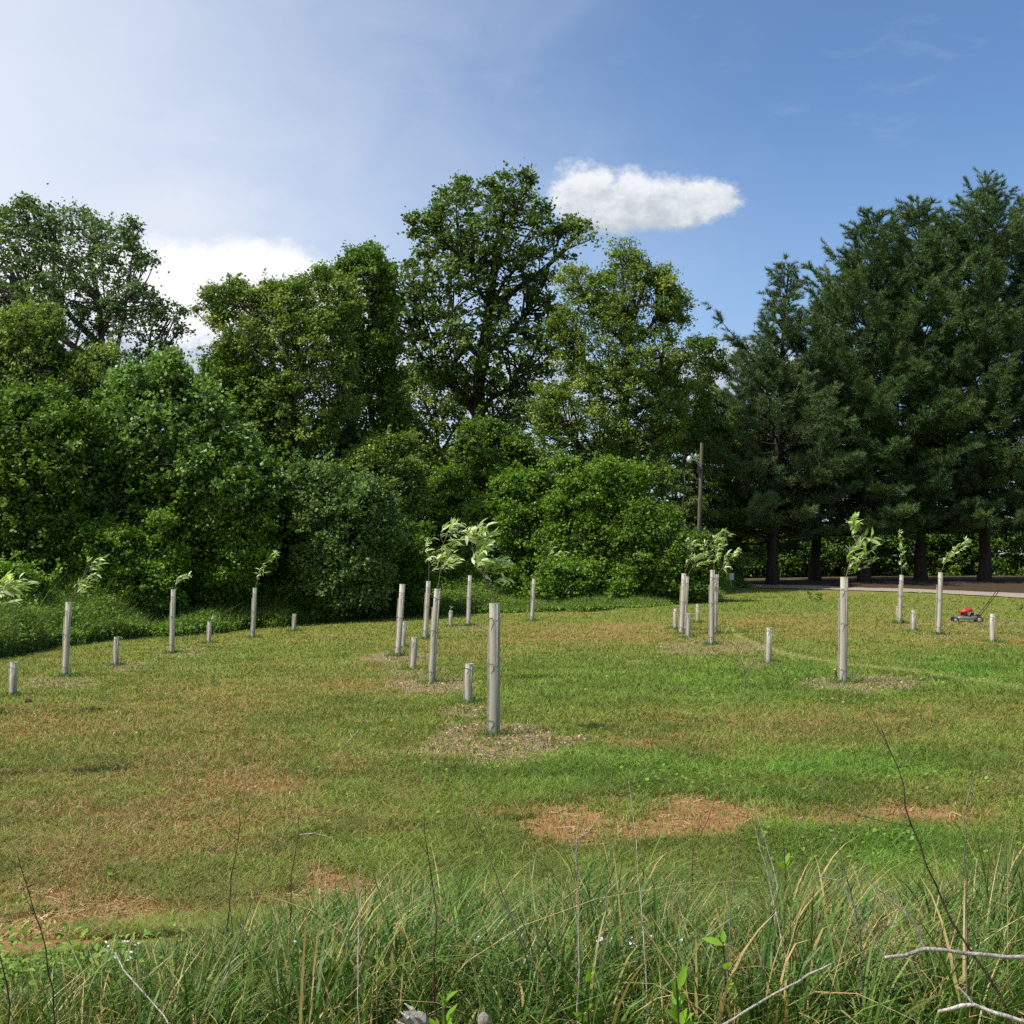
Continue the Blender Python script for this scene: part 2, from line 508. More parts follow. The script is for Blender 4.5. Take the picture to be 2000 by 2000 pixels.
DRY = [(450, 1540, 260, 90, .8), (420, 1370, 170, 46, .6), (200, 1640, 260, 70, .7), (1160, 1240, 230, 20, .75), (640, 1330, 150, 26, .35),
       (300, 1480, 160, 50, .35), (700, 1600, 120, 40, .4), (1880, 1540, 180, 40, .5), (1600, 1225, 200, 22, .6), (1950, 1255, 120, 16, .5),
       (1550, 1410, 260, 24, .45), (860, 1260, 120, 18, .4), (1280, 1455, 120, 20, .4), (70, 1420, 140, 50, .5), (1870, 1230, 110, 12, .45),
       (820, 1540, 120, 36, .45), (760, 1480, 110, 30, .4)]
LUSH = [(1500, 1330, 330, 36, .8), (1150, 1510, 280, 46, .7), (1700, 1500, 260, 30, .8), (1100, 1330, 170, 50, .4), (1900, 1310, 150, 38, .9),
        (1450, 1560, 200, 16, .6), (600, 1480, 80, 40, .3), (1500, 1180, 200, 14, .4), (1750, 1660, 160, 50, .9), (1560, 1650, 90, 40, .6)]
MULCH = [(965, 1455, 132, 36, 1.0), (842, 1338, 66, 15, .9), (775, 1286, 60, 9, .7), (915, 1392, 46, 11, .8), (1690, 1336, 100, 14, .85),
         (1391, 1266, 90, 12, .55), (1480, 1296, 30, 8, .6), (112, 1334, 60, 12, .6), (240, 1300, 40, 8, .6), (350, 1276, 40, 8, .45),
         (806, 1312, 52, 8, .6), (1840, 1243, 40, 6, .4), (1920, 1215, 90, 6, .35), (925, 1226, 34, 6, .4), (1755, 1220, 30, 6, .3)]


def patches(lst, px, py, wob, k=1.5):
    s = np.zeros_like(px)
    for cx, cy, rx, ry, a in lst:
        d = np.sqrt(((px - cx) / rx) ** 2 + ((py - cy) / ry) ** 2)
        s = np.maximum(s, a * np.clip((1.42 - d + wob) * k, 0, 1))
    return s


def lawn(P):
    """fractions of dry grass, bare soil, mulch and lush grass at ground points, plus a general mottling"""
    px, py = proj(P)
    x, y = P[..., 0], P[..., 1]
    n1 = fbm(x * .45, y * .45, 11, 5); n2 = fbm(x * 2.2, y * 2.2, 31, 4); n3 = fbm(x * 7, y * 7, 51, 3)
    wob = (n2 - .5) * 1.5 + (n3 - .5) * .8
    soil = patches(SOIL, px, py, wob * 1.5, 1.1) * sstep(.30, .58, n3 * .6 + n2 * .4 + .17)
    dry = patches(DRY, px, py, wob * .8, .9) * .9 + sstep(.48, .75, n1) * .45 + sstep(.55, .8, n2) * .25
    left = sstep(1100, 300, px) * .30 * sstep(1250, 1500, py)
    lush = patches(LUSH, px, py, wob * .8, 1.0)
    dry = np.clip(dry + left - lush * .75, 0, 1)
    mulch = patches(MULCH, px, py, wob * .7, 3) * sstep(.15, .5, n3 + .25)
    return dry, soil, mulch, lush, n1, n2, n3


def mixv(a, b, t): return a * (1 - t[..., None]) + b * t[..., None]


def lawn_base(P):
    dry, soil, mulch, lush, n1, n2, n3 = lawn(P)
    g = mixv(np.array([.135, .155, .030]), np.array([.185, .210, .042]), n2)
    g = mixv(g, np.array([.088, .145, .022]), lush * .7)
    c = mixv(g, np.array([.27, .165, .058]), dry * .85)
    tr_px, tr_py = proj(P)
    for tk, hw, am, tc_ in (([(1425, 1205), (1432, 1238), (1485, 1263), (1540, 1279), (1590, 1287), (1645, 1298), (1760, 1308), (1900, 1330), (2050, 1350)], 5, .8, [.25, .27, .085]),
                            ([(1440, 1225), (1480, 1250), (1560, 1272), (1660, 1288)], 3.5, .7, [.07, .09, .02]),
                            ([(1500, 1205), (1640, 1196), (1800, 1190), (2000, 1188)], 3, .5, [.20, .23, .07]),
                            ([(980, 1262), (1150, 1275), (1300, 1300), (1500, 1345)], 4, .35, [.19, .22, .06])):
        tk = np.array(tk, float)
        yy = np.interp(tr_px, tk[:, 0], tk[:, 1]); on = (tr_px > tk[0, 0]) & (tr_px < tk[-1, 0])
        c = mixv(c, np.array(tc_), np.where(on, am * np.clip(1.3 - abs(tr_py - yy - (n2 - .5) * 6) / hw, 0, 1), 0))
    dirt = mixv(np.array([.24, .120, .055]), np.array([.36, .200, .095]), n3)
    c = mixv(c, dirt, soil)
    c = mixv(c, mixv(np.array([.19, .135, .10]), np.array([.30, .22, .16]), n3), mulch)
    return c, dry, soil, mulch, lush


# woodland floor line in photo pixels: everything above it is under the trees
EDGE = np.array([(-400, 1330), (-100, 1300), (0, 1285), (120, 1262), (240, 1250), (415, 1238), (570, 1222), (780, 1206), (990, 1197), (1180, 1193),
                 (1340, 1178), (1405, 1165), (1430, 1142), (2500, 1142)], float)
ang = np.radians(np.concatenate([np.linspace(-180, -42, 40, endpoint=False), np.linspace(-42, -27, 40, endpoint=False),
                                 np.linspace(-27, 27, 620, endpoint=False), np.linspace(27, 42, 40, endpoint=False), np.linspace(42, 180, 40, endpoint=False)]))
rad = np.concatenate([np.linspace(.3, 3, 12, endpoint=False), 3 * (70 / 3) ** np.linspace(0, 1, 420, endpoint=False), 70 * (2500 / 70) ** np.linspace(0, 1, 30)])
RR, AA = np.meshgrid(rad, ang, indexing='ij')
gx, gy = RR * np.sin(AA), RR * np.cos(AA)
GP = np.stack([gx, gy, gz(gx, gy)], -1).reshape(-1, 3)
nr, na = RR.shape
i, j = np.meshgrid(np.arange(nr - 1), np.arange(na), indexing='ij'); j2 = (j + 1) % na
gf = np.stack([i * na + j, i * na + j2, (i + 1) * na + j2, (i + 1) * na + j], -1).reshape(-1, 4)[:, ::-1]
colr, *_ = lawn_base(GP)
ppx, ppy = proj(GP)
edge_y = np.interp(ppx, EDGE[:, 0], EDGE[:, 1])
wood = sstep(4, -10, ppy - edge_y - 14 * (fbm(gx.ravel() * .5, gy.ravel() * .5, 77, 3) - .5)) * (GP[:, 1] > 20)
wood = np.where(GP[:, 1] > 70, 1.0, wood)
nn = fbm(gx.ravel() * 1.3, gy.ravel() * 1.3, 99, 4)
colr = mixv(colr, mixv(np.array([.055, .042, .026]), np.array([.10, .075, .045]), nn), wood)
# reddish pine-needle litter under the pines beyond the road
m, nt = new_mat('lawn_ground')
nA = noise(nt, 60, 6, .7)
nB = noise(nt, 14, 5, .6)
base = X(attr(nt, 'Col', False))
dark = mixc(X(ramp(nt, nA, [(.35, (0, 0, 0)), (.62, (1, 1, 1))])), (.55, .55, .5), (1.25, 1.2, 1.1))
mul = nt.nodes.new('ShaderNodeMix'); mul.data_type = 'RGBA'; mul.blend_type = 'MULTIPLY'; mul.inputs[0].default_value = .8
nt.links.new(base.s, mul.inputs[6]); nt.links.new(dark.s, mul.inputs[7])
finish(nt, principled(nt, mul.outputs[2], .95, .1, bump=bump(nt, nA, .7, .03)))
M['ground'] = m
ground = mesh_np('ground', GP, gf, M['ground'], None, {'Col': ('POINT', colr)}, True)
# close the small hole under the camera
cz = float(gz(0, 0))
tag(ground, 'mown green and brown field sloping away to the trees', None, None, 'structure')

# road beyond the lawn ----------------------------------------------
road_near = [(1330, 1153), (1385, 1150), (1430, 1148), (1480, 1149), (1560, 1151), (1650, 1154), (1750, 1157), (1850, 1161), (1950, 1166), (2040, 1171), (2200, 1180), (2500, 1196)]
rp = np.array([ground_px(*q) for q in road_near])
t_ = np.gradient(rp, axis=0); nrm = np.stack([-t_[:, 1], t_[:, 0]], -1); nrm /= np.linalg.norm(nrm, axis=1)[:, None]
nrm *= np.sign(nrm[:, 1:2])
cols = 9; width = 2.4
ii = np.linspace(0, len(rp) - 1, 90)
cen = np.stack([np.interp(ii, np.arange(len(rp)), rp[:, k]) for k in range(2)], -1)
nn2 = np.stack([np.interp(ii, np.arange(len(rp)), nrm[:, k]) for k in range(2)], -1)


def strip(off0, off1, lift, name, mat, label, wob=.15, kind='structure'):
    s = np.linspace(0, 1, cols)
    w = (fbm(ii * .9, ii * 0 + 3, 5, 3) - .5) * wob * 2
    offs = off0 + (off1 - off0) * s[None, :] + np.where((s == 0)[None, :], w[:, None], 0) + np.where((s == 1)[None, :], -w[:, None], 0)
    xy = cen[:, None, :] + nn2[:, None, :] * offs[..., None]
    z = gz(xy[..., 0], xy[..., 1]) + lift
    P = np.concatenate([xy, z[..., None]], -1).reshape(-1, 3)
    a, b = np.meshgrid(np.arange(89), np.arange(cols - 1), indexing='ij')
    f = np.stack([a * cols + b, (a + 1) * cols + b, (a + 1) * cols + b + 1, a * cols + b + 1], -1).reshape(-1, 4)
    o = mesh_np(name, P, f, mat, None, None, True)
    return tag(o, label, None, None, kind)


m, nt = new_mat('gravel_road')
nA = noise(nt, 9, 8, .75)
finish(nt, principled(nt, ramp(nt, nA, [(.3, (.22, .185, .14)), (.7, (.34, .29, .225))]), .9, .1, bump=bump(nt, nA, .5, .03)))
M['road'] = m
m, nt = new_mat('pine_litter')
nA = noise(nt, 5, 7, .7)
finish(nt, principled(nt, ramp(nt, nA, [(.3, (.035, .024, .014)), (.7, (.075, .050, .030))]), .95, .1, bump=bump(nt, nA, .6, .04)))
M['litter'] = m
strip(0, width, .035, 'road', M['road'], 'pale gravel road running along the far edge of the lawn')
strip(width - .1, width + 9, .02, 'pine_litter', M['litter'], 'reddish brown needle litter under the pines', .3, 'structure')

# ------------------------------------------------------------------ lawn grass blades
def blades(P, L, Wd, lean, col, name, mat, segs=2, az0=None, label=None, attrs='Col', curve=1.0):
    """grass blades as bent ribbons; P base points, lean = tip offset vectors"""
    n = len(P)
    th = rng.uniform(0, pi, n) if az0 is None else az0
    side = np.stack([np.cos(th), np.sin(th), np.zeros(n)], -1) * Wd[:, None] * .5
    vs = []
    for k in range(segs + 1):
        t = k / segs
        c = P + np.stack([lean[:, 0] * t ** (1 + curve), lean[:, 1] * t ** (1 + curve), L * (t - lean[:, 2] * t ** 3)], -1)
        w = side * (1 - .92 * t ** 1.6)
        vs += [c - w, c + w]
    Vv = np.stack(vs, 1).reshape(-1, 3)
    k2 = 2 * (segs + 1)
    base = np.arange(n)[:, None, None] * k2
    f = np.array([[2 * k, 2 * k + 1, 2 * k + 3, 2 * k + 2] for k in range(segs)])[None] + base
    f = f.reshape(-1, 4)
    a = np.repeat(col, segs, axis=0)
    return mesh_np(name, Vv, f, mat, None, {attrs: ('FACE', a)})


def lawn_points(n, dmin, dmax, xlim=.52):
    # even in image rows: 1/D uniform
    u = rng.uniform(1 / dmax, 1 / dmin, n)
    D = 1 / u
    x = rng.uniform(-xlim, xlim, n) * D
    return x, D


N = 800000
x, y = lawn_points(N, 6.0, 62)
P = np.stack([x, y, gz(x, y)], -1)
c, dry, soil, mulch, lush = lawn_base(P)
px, py = proj(P)
ey = np.interp(px, EDGE[:, 0], EDGE[:, 1])
clumpn = fbm(x * 5, y * 5, 61, 3)
keep = rng.random(N) > np.clip(soil * 1.0 + mulch * .75, 0, .88)
keep &= (py > ey - 6) & (rng.random(N) < .45 + clumpn)
keep &= ~((py < 1156 + (px - 1600) * .035) & (px > 1390))
P, x, y, dry, soil, mulch, lush, clumpn, py = (a[keep] for a in (P, x, y, dry, soil, mulch, lush, clumpn, py))
n = len(P)
L = (.030 + .032 * rng.random(n) + .018 * (y < 13) * rng.random(n) + .03 * lush * rng.random(n) + .05 * np.maximum(0, clumpn - .6)) * (1 + y / 70)
Wd = (.0022 + .00048 * y) * rng.uniform(.7, 1.4, n)
lean = np.stack([rng.normal(0, .8, n) * L, rng.normal(0, .8, n) * L, rng.uniform(0, .5, n)], -1)
r = rng.random((n, 1))
gcol = mixv(np.array([[.108, .152, .024]]), np.array([[.195, .252, .046]]), r[:, 0]) * rng.uniform(.8, 1.2, (n, 1))
gcol = mixv(gcol, gcol * np.array([.75, 1.12, .8]), lush)
gcol = gcol * (.86 + .46 * sstep(.3, .7, fbm(x * 1.7, y * 1.7, 131, 4)))[:, None]
isdry = rng.random(n) < (dry * .60 + .08 + soil * .5)
straw = mixv(np.array([[.25, .165, .055]]), np.array([[.43, .34, .14]]), rng.random(n) ** 1.6)
gcol = np.where(isdry[:, None], straw, gcol)
tkm = np.array([(1425, 1205), (1432, 1238), (1485, 1263), (1540, 1279), (1590, 1287), (1645, 1298), (1760, 1308), (1900, 1330), (2050, 1350)], float)
pxk, pyk = proj(P)
tm_ = np.where(pxk > 1425, np.clip(1.3 - abs(pyk - np.interp(pxk, tkm[:, 0], tkm[:, 1])) / 5, 0, 1), 0)
gcol = mixv(gcol, gcol * .3 + np.array([.24, .26, .09]) * .8, np.clip(tm_, 0, 1)); L = L * (1 - .5 * np.clip(tm_, 0, 1))
L = np.where(isdry, L * .8, L)
lawn_grass = blades(P, L, Wd, lean, gcol, 'lawn_grass', M['grass'])
tag(lawn_grass, 'short mown grass, green with straw-coloured dry blades', None, None, 'stuff')

# clover and small broad-leaved weeds in the lush parts
N = 60000
x, y = lawn_points(N, 7, 40)
P = np.stack([x, y, gz(x, y)], -1)
_, dry, soil, mulch, lush = lawn_base(P)
cl = fbm(x * 1.6, y * 1.6, 71, 3)
keep = (rng.random(N) < (lush * .7 + .05) * sstep(.4, .65, cl)) & (soil < .3) & (mulch < .3)
P = P[keep]; n = len(P)


def leafquads(P, Nn, L, Wd, jit=None):
    n = len(P)
    r = rng.normal(size=(n, 3))
    Nn = Nn / (np.linalg.norm(Nn, axis=1)[:, None] + 1e-9)
    t = np.cross(Nn, r); t /= np.linalg.norm(t, axis=1)[:, None] + 1e-9
    s = np.cross(Nn, t)
    L = np.broadcast_to(L, (n,))[:, None]; Wd = np.broadcast_to(Wd, (n,))[:, None]
    v = np.stack([P - t * L * .5, P + s * Wd * .5 - Nn * L * .08, P + t * L * .5 - Nn * L * .1, P - s * Wd * .5 - Nn * L * .08], 1)
    return v.reshape(-1, 3), np.arange(n * 4).reshape(n, 4)


Pc = P + np.stack([rng.normal(0, .03, n), rng.normal(0, .03, n), rng.uniform(.02, .06, n)], -1)
Nn = rng.normal(0, .45, (n, 3)) + [0, 0, 1]
v_, f_ = leafquads(Pc, Nn, rng.uniform(.02, .035, n) * (1 + P[:, 1] / 25), rng.uniform(.018, .03, n) * (1 + P[:, 1] / 25))
o = mesh_np('clover', v_, f_, M['bright'], None, {'v': ('FACE', rng.uniform(.3, 1, n))})
tag(o, 'low clover and broad-leaved weeds in the greener lawn', None, None, 'stuff')

# wood chips of the mulch rings, and loose thatch on the soil
N = 90000
x, y = lawn_points(N, 7, 34)
P = np.stack([x, y, gz(x, y)], -1)
_, dry, soil, mulch, lush = lawn_base(P)
keep = rng.random(N) < np.clip(mulch * 1.1, 0, 1)
P = P[keep]; n = len(P)
Nn = rng.normal(0, .5, (n, 3)) + [0, 0, 1]
sc = (1 + P[:, 1] / 30)
v_, f_ = leafquads(P + [0, 0, .012], Nn, rng.uniform(.02, .055, n) * sc, rng.uniform(.01, .02, n) * sc)
o = mesh_np('wood_chips', v_, f_, M['straw'], None, {'v': ('FACE', rng.beta(1.5, 2.2, n))})
tag(o, 'brown wood chip mulch around the tree shelters', None, None, 'stuff')
N = 110000
x, y = lawn_points(N, 6.2, 30)
P = np.stack([x, y, gz(x, y)], -1)
_, dry, soil, mulch, lush = lawn_base(P)
keep = rng.random(N) < np.clip(soil * .05 + dry * .06, 0, 1)
P = P[keep]; n = len(P)
sc = 1 + P[:, 1] / 30
a_ = rng.uniform(0, 2 * pi, n); l_ = rng.uniform(.04, .12, n) * sc
d_ = np.stack([np.cos(a_), np.sin(a_), rng.normal(0, .12, n)], -1) * l_[:, None]
s_ = np.stack([-np.sin(a_), np.cos(a_), np.zeros(n)], -1) * (rng.uniform(.0025, .005, n) * sc)[:, None]
q0 = P + [0, 0, .014]
v_ = np.stack([q0 - d_ / 2 - s_, q0 - d_ / 2 + s_, q0 + d_ / 2 + s_, q0 + d_ / 2 - s_], 1).reshape(-1, 3)
o = mesh_np('grass_clippings', v_, np.arange(n * 4).reshape(n, 4), M['straw'], None, {'v': ('FACE', rng.beta(1.6, 1.6, n))})
tag(o, 'dry straw-coloured grass clippings lying on the lawn', None, None, 'stuff')

# ------------------------------------------------------------------ trees and shrubs
def poly_dist(poly, pts):
    poly = np.asarray(poly, float)
    a, b = poly, np.roll(poly, -1, 0)
    inside = np.zeros(len(pts), bool); dist = np.full(len(pts), 1e9)
    for (x0, y0), (x1, y1) in zip(a, b):
        c_ = ((y0 > pts[:, 1]) != (y1 > pts[:, 1]))
        xi = (x1 - x0) * (pts[:, 1] - y0) / ((y1 - y0) if y1 != y0 else 1e-9) + x0
        inside ^= c_ & (pts[:, 0] < xi)
        e = np.array([x1 - x0, y1 - y0]); t = np.clip(((pts - [x0, y0]) @ e) / (e @ e + 1e-9), 0, 1)
        q = np.array([x0, y0]) + t[:, None] * e
        dist = np.minimum(dist, np.hypot(*(pts - q).T))
    return inside, dist


def make_lobes(poly, r_px, sep, depth, g, cap=140, n_try=5000, maxn=400, wob=1.0):
    poly = np.asarray(poly, float)
    pts = np.stack([g.uniform(poly[:, 0].min(), poly[:, 0].max(), n_try), g.uniform(poly[:, 1].min(), poly[:, 1].max(), n_try)], -1)
    w_ = float(np.clip((poly[:, 0].max() - poly[:, 0].min()) * .10, 8, 26)) * wob; sd_ = int(g.integers(1000))
    wobble = np.stack([fbm(pts[:, 0] / 42, pts[:, 1] / 42, sd_, 3) - .5, fbm(pts[:, 0] / 42, pts[:, 1] / 42, sd_ + 50, 3) - .5], -1) * 4 * w_
    ins, d = poly_dist(poly, pts + wobble)
    pts, d = pts[ins], d[ins]
    dm = min(d.max(), cap)
    T = depth * dm * np.sqrt(np.clip(1 - (1 - np.minimum(d, dm) / dm) ** 2, 0, 1))
    out = []
    arr = np.zeros((0, 4))
    for k in range(len(pts)):
        r_ = min(g.uniform(*r_px), d[k] * .95 + g.uniform(-16, 9))
        if r_ < r_px[0] * .45: continue
        zz = -T[k] * g.uniform(.45, 1) if g.random() < .62 else T[k] * g.uniform(-.5, 1)
        if len(arr):
            dd = np.sqrt((arr[:, 0] - pts[k, 0]) ** 2 + (arr[:, 1] - pts[k, 1]) ** 2 + (arr[:, 2] - zz) ** 2)
            if (dd < sep * (arr[:, 3] + r_)).any(): continue
        arr = np.vstack([arr, [pts[k, 0], pts[k, 1], zz, r_]])
        if len(arr) >= maxn: break
    return arr


def n3(p, s, seed=0):
    """smooth 3-D wobble in -1..1 used to open hollows in the crowns"""
    g = np.random.default_rng(seed)
    v = 0
    for k in range(7):
        d = g.normal(size=3); d /= np.linalg.norm(d)
        v = v + np.sin(p @ d * (2 * pi / s) * g.uniform(.6, 1.7) + g.uniform(0, 6.3))
    return v / 3.2


def foliate(cent, R, g, leaf, clump, cov, under=.35, squash=.75, void=.30, dens=1.0, seed=0, shoots=.22):
    """leaves in ragged clumps over the upper and outer shell of every lobe, with hollows between them"""
    PP, NN, VV, CL = [], [], [], []
    for c_, r_ in zip(cent, R):
        K = max(5, int(2.3 * dens * (r_ / clump) ** 2))
        d = g.normal(size=(K * 3, 3)); d /= np.linalg.norm(d, axis=1)[:, None]
        d = d[g.random(len(d)) < np.clip(under + (1 - under) * (d[:, 2] + .55), 0, 1)][:K]
        far = g.random(len(d)) < .16
        rad = np.where(far, g.uniform(1.05, 1.32, len(d)), g.uniform(.5, 1.08, len(d)))[:, None]
        sq = np.array([g.uniform(.8, 1.2), g.uniform(.8, 1.2), squash * g.uniform(.75, 1.25)])
        cc = c_ + d * r_ * rad * sq
        ok = n3(cc, 3.1 * clump / .38, seed) > (void - .5) * 1.5 + g.normal(0, .12, len(cc))
        if ok.sum() < 3: ok[:3] = True
        cc, d, far = cc[ok], d[ok], far[ok]
        Mn = max(4, int(cov * 1.25 * pi * clump ** 2 / (leaf[0] * leaf[1] * .5)))
        cs = (clump * g.uniform(.3, 1.3, len(d)) * np.where(far, .6, 1))[:, None, None]
        off = g.normal(size=(len(d), Mn, 3)) * cs * [.52, .52, .34]
        keep = g.random((len(d), Mn)) < np.where(far, .45, 1)[:, None] * g.uniform(.5, 1.1, (len(d), 1))
        p_ = (cc[:, None] + off)
        nn = g.normal(size=p_.shape) * .60 + d[:, None] * .45 + np.array([0, 0, .5])
        lobev = g.normal(0, .10)
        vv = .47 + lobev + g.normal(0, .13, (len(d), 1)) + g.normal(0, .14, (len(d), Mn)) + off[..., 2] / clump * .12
        PP.append(p_[keep]); NN.append(nn[keep]); VV.append(vv[keep]); CL.append(cc)
        ns = int(g.poisson(shoots * (r_ / clump) ** 1.3))
        if ns:
            ds = g.normal(size=(ns, 3)) * [1, 1, .5] + [0, 0, .75]; ds /= np.linalg.norm(ds, axis=1)[:, None]
            st = c_ + ds * r_ * .85 * [1, 1, squash]
            ln = clump * g.uniform(.8, 2.4, ns)
            m2 = max(6, int(Mn * .45))
            t_ = g.random((ns, m2, 1)) ** .8
            bend = g.normal(0, .35, (ns, 1, 3)) + np.array([.15, 0, .1])
            q_ = st[:, None] + ds[:, None] * t_ * ln[:, None, None] + bend * t_ ** 2 * ln[:, None, None] * .6 + g.normal(size=(ns, m2, 3)) * leaf[0] * .7 * (1.25 - t_)
            PP.append(q_.reshape(-1, 3)); NN.append((g.normal(size=q_.shape) * .7 + [0, 0, .6]).reshape(-1, 3))
            VV.append(np.clip(.60 + g.normal(0, .14, ns * m2), 0, 1))
    return np.concatenate(PP), np.concatenate(NN), np.clip(np.concatenate(VV), 0, 1), CL


def bez(a, b, c, n):
    t = np.linspace(0, 1, n)[:, None]
    return a * (1 - t) ** 2 + 2 * b * t * (1 - t) + c * t ** 2


def tree(name, poly, D, trunk, label, cat, mat, leaf=(.15, .11), r_px=(26, 58), sep=.55, depth=.8, clump=.38, cov=.9, seed=1,
         group=None, trunk_r=.32, bark='bark', under=.35, drop=0.0, twig=6, cap=140, scale=V, extra=None, maxn=400, core=True, void=.32, dens=1.0, shoots=.22, wob=1.0):
    g = np.random.default_rng(seed)
    global rng
    rng = g
    poly = np.asarray(poly, float) * scale
    lob = make_lobes(poly, r_px, sep, depth, g, cap, maxn=maxn, wob=wob)
    if drop: lob = lob[g.random(len(lob)) > drop]
    k = D / F
    cent = at(lob[:, 0], lob[:, 1], D + lob[:, 2] * k)
    R = lob[:, 3] * k
    gzz = gz(cent[:, 0], cent[:, 1])
    cent[:, 2] = np.maximum(cent[:, 2], gzz + R * .3)
    Pp, Nn, vv, CL = foliate(cent, R, g, leaf, clump, cov, under, void=void, dens=dens, seed=seed, shoots=shoots)
    ok = Pp[:, 2] > gz(Pp[:, 0], Pp[:, 1]) + .03
    Pp, Nn, vv = Pp[ok], Nn[ok], vv[ok]
    tr = np.asarray(trunk, float) * scale
    tp = at(tr[:, 0], tr[:, 1], D)
    b = tp[0].copy(); b[2] = gz(b[0], b[1]) - .05
    tp[0] = b
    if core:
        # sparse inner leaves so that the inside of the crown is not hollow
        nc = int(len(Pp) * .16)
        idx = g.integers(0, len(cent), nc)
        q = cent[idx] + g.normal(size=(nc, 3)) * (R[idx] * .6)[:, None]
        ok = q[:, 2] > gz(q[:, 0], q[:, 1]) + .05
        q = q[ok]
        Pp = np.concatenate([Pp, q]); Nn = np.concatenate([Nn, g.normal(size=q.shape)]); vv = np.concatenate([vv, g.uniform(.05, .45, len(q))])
    root = empty(name, b, label, cat, group)
    ls = g.uniform(.65, 1.3, len(Pp))
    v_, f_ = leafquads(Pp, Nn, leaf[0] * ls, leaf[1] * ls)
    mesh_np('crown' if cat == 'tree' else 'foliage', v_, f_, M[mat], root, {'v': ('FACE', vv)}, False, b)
    # trunk and limbs
    mb = MB()
    nseg = 14
    tt = np.linspace(0, 1, nseg)
    tpar = np.linspace(0, 1, len(tp))
    path = np.stack([np.interp(tt, tpar, tp[:, kk]) for kk in range(3)], -1)
    path[1:-1] += g.normal(0, .05, (nseg - 2, 3)) * [1, 1, 0]
    mb.tube(path, trunk_r * (1 - .75 * tt ** .8) * np.where(tt == 0, 1.35, 1), 10)
    mb.build('trunk' if cat == 'tree' else 'stem', M[bark], root, b, True)
    br = MB()
    nl = int(max(3, min(14, len(cent) // 6)))
    seeds = [int(g.integers(len(cent)))]
    while len(seeds) < min(nl, len(cent)):
        dd = np.min(np.linalg.norm(cent[:, None] - cent[seeds][None], axis=2), axis=1)
        seeds.append(int(np.argmax(dd)))
    own = np.argmin(np.linalg.norm(cent[:, None] - cent[seeds][None], axis=2), axis=1)
    for ci in range(len(seeds)):
        mem = np.where(own == ci)[0]
        mean = cent[mem].mean(0)
        h = np.hypot(*(mean[:2] - path[:, :2].mean(0)))
        zt = np.clip(mean[2] - .75 * h - .8, path[int(nseg * .22), 2], path[-1, 2])
        a_ = path[int(np.argmin(abs(path[:, 2] - zt)))]
        rr = min(.05 + .026 * np.linalg.norm(mean - a_), trunk_r * .5)
        limb = bez(a_, a_ * .45 + mean * .55 + np.array([0, 0, -.14 * h]) + g.normal(0, .22, 3), mean, 11)
        limb[1:] += np.cumsum(g.normal(0, .05, (10, 3)), axis=0) * .8
        br.tube(limb, np.linspace(rr, rr * .35, 11), 6, cap=False)
        for m_i in mem:
            c_, cc = cent[m_i], CL[m_i]
            j_ = int(np.clip(np.argmin(np.linalg.norm(limb - c_, axis=1)) - g.integers(1, 4), 3, 10))
            o_ = limb[j_]; L_ = np.linalg.norm(c_ - o_)
            sb = bez(o_, (o_ + c_) / 2 + g.normal(0, .14 * L_ + .03, 3), c_, 7)
            r2 = min(rr * .5, .02 + .02 * L_)
            br.tube(sb, np.linspace(r2, r2 * .4, 7), 5, cap=False)
            for q in cc[g.permutation(len(cc))[:twig]]:
                m_ = (c_ + q) / 2 + g.normal(0, .09, 3)
                br.tube(bez(c_, m_, q, 4), np.linspace(r2 * .4, .006, 4), 4, cap=False)
    for (pts_, r0, r1) in (extra or []):
        pp = np.asarray(pts_, float) * scale
        w_ = at(pp[:, 0], pp[:, 1], D - .6 * np.linspace(0, 1, len(pp)))
        t2 = np.linspace(0, 1, 12); w2 = np.stack([np.interp(t2, np.linspace(0, 1, len(w_)), w_[:, kk]) for kk in range(3)], -1)
        br.tube(w2, np.linspace(r0, r1, 12), 7, cap=False)
    if br.n: br.build('branches' if cat == 'tree' else 'twigs', M[bark], root, b, True)
    return root


NB = 'broadleaved trees along the field edge'
# a far wood seen only in the gaps
def woods(name, poly, D, mat, label, seed, leaf=(.3, .22), r_px=(30, 55), sep=.45, cov=.7, depth=.5, clump=.7):
    g = np.random.default_rng(seed)
    global rng
    rng = g
    poly = np.asarray(poly, float) * V
    lob = make_lobes(poly, r_px, sep, depth, g, 60, 9000, 900)
    k = D / F
    cent = at(lob[:, 0], lob[:, 1], D + lob[:, 2] * k); R = lob[:, 3] * k
    Pp, Nn, vv, _ = foliate(cent, R, g, leaf, clump, cov, .5)
    ok = Pp[:, 2] > gz(Pp[:, 0], Pp[:, 1]); Pp, Nn, vv = Pp[ok], Nn[ok], vv[ok]
    v_, f_ = leafquads(Pp, Nn, leaf[0], leaf[1])
    o = mesh_np(name, v_, f_, M[mat], None, {'v': ('FACE', vv * .8)})
    return tag(o, label, None, None, 'stuff')


woods('far_woodland', [(-260, 860), (-60, 850), (100, 840), (240, 800), (420, 860), (600, 800), (760, 840), (900, 870), (1060, 850), (1180, 830), (1260, 800), (1400, 790), (1440, 860), (1440, 1090),
                       (1000, 1120), (500, 1130), (0, 1150), (-260, 1170)], 82, 'oak', 'dark woodland seen in the gaps behind the near trees', 5)
woods('far_thicket', [(1380, 985), (1500, 1000), (1640, 985), (1800, 1000), (1932, 985), (2200, 990), (2200, 1126), (1900, 1122), (1600, 1113), (1380, 1106)], 79, 'vine',
      'sunlit green thicket beyond the pine trunks', 6, (.17, .12), (12, 34), .50, 1.0, .9, .5)

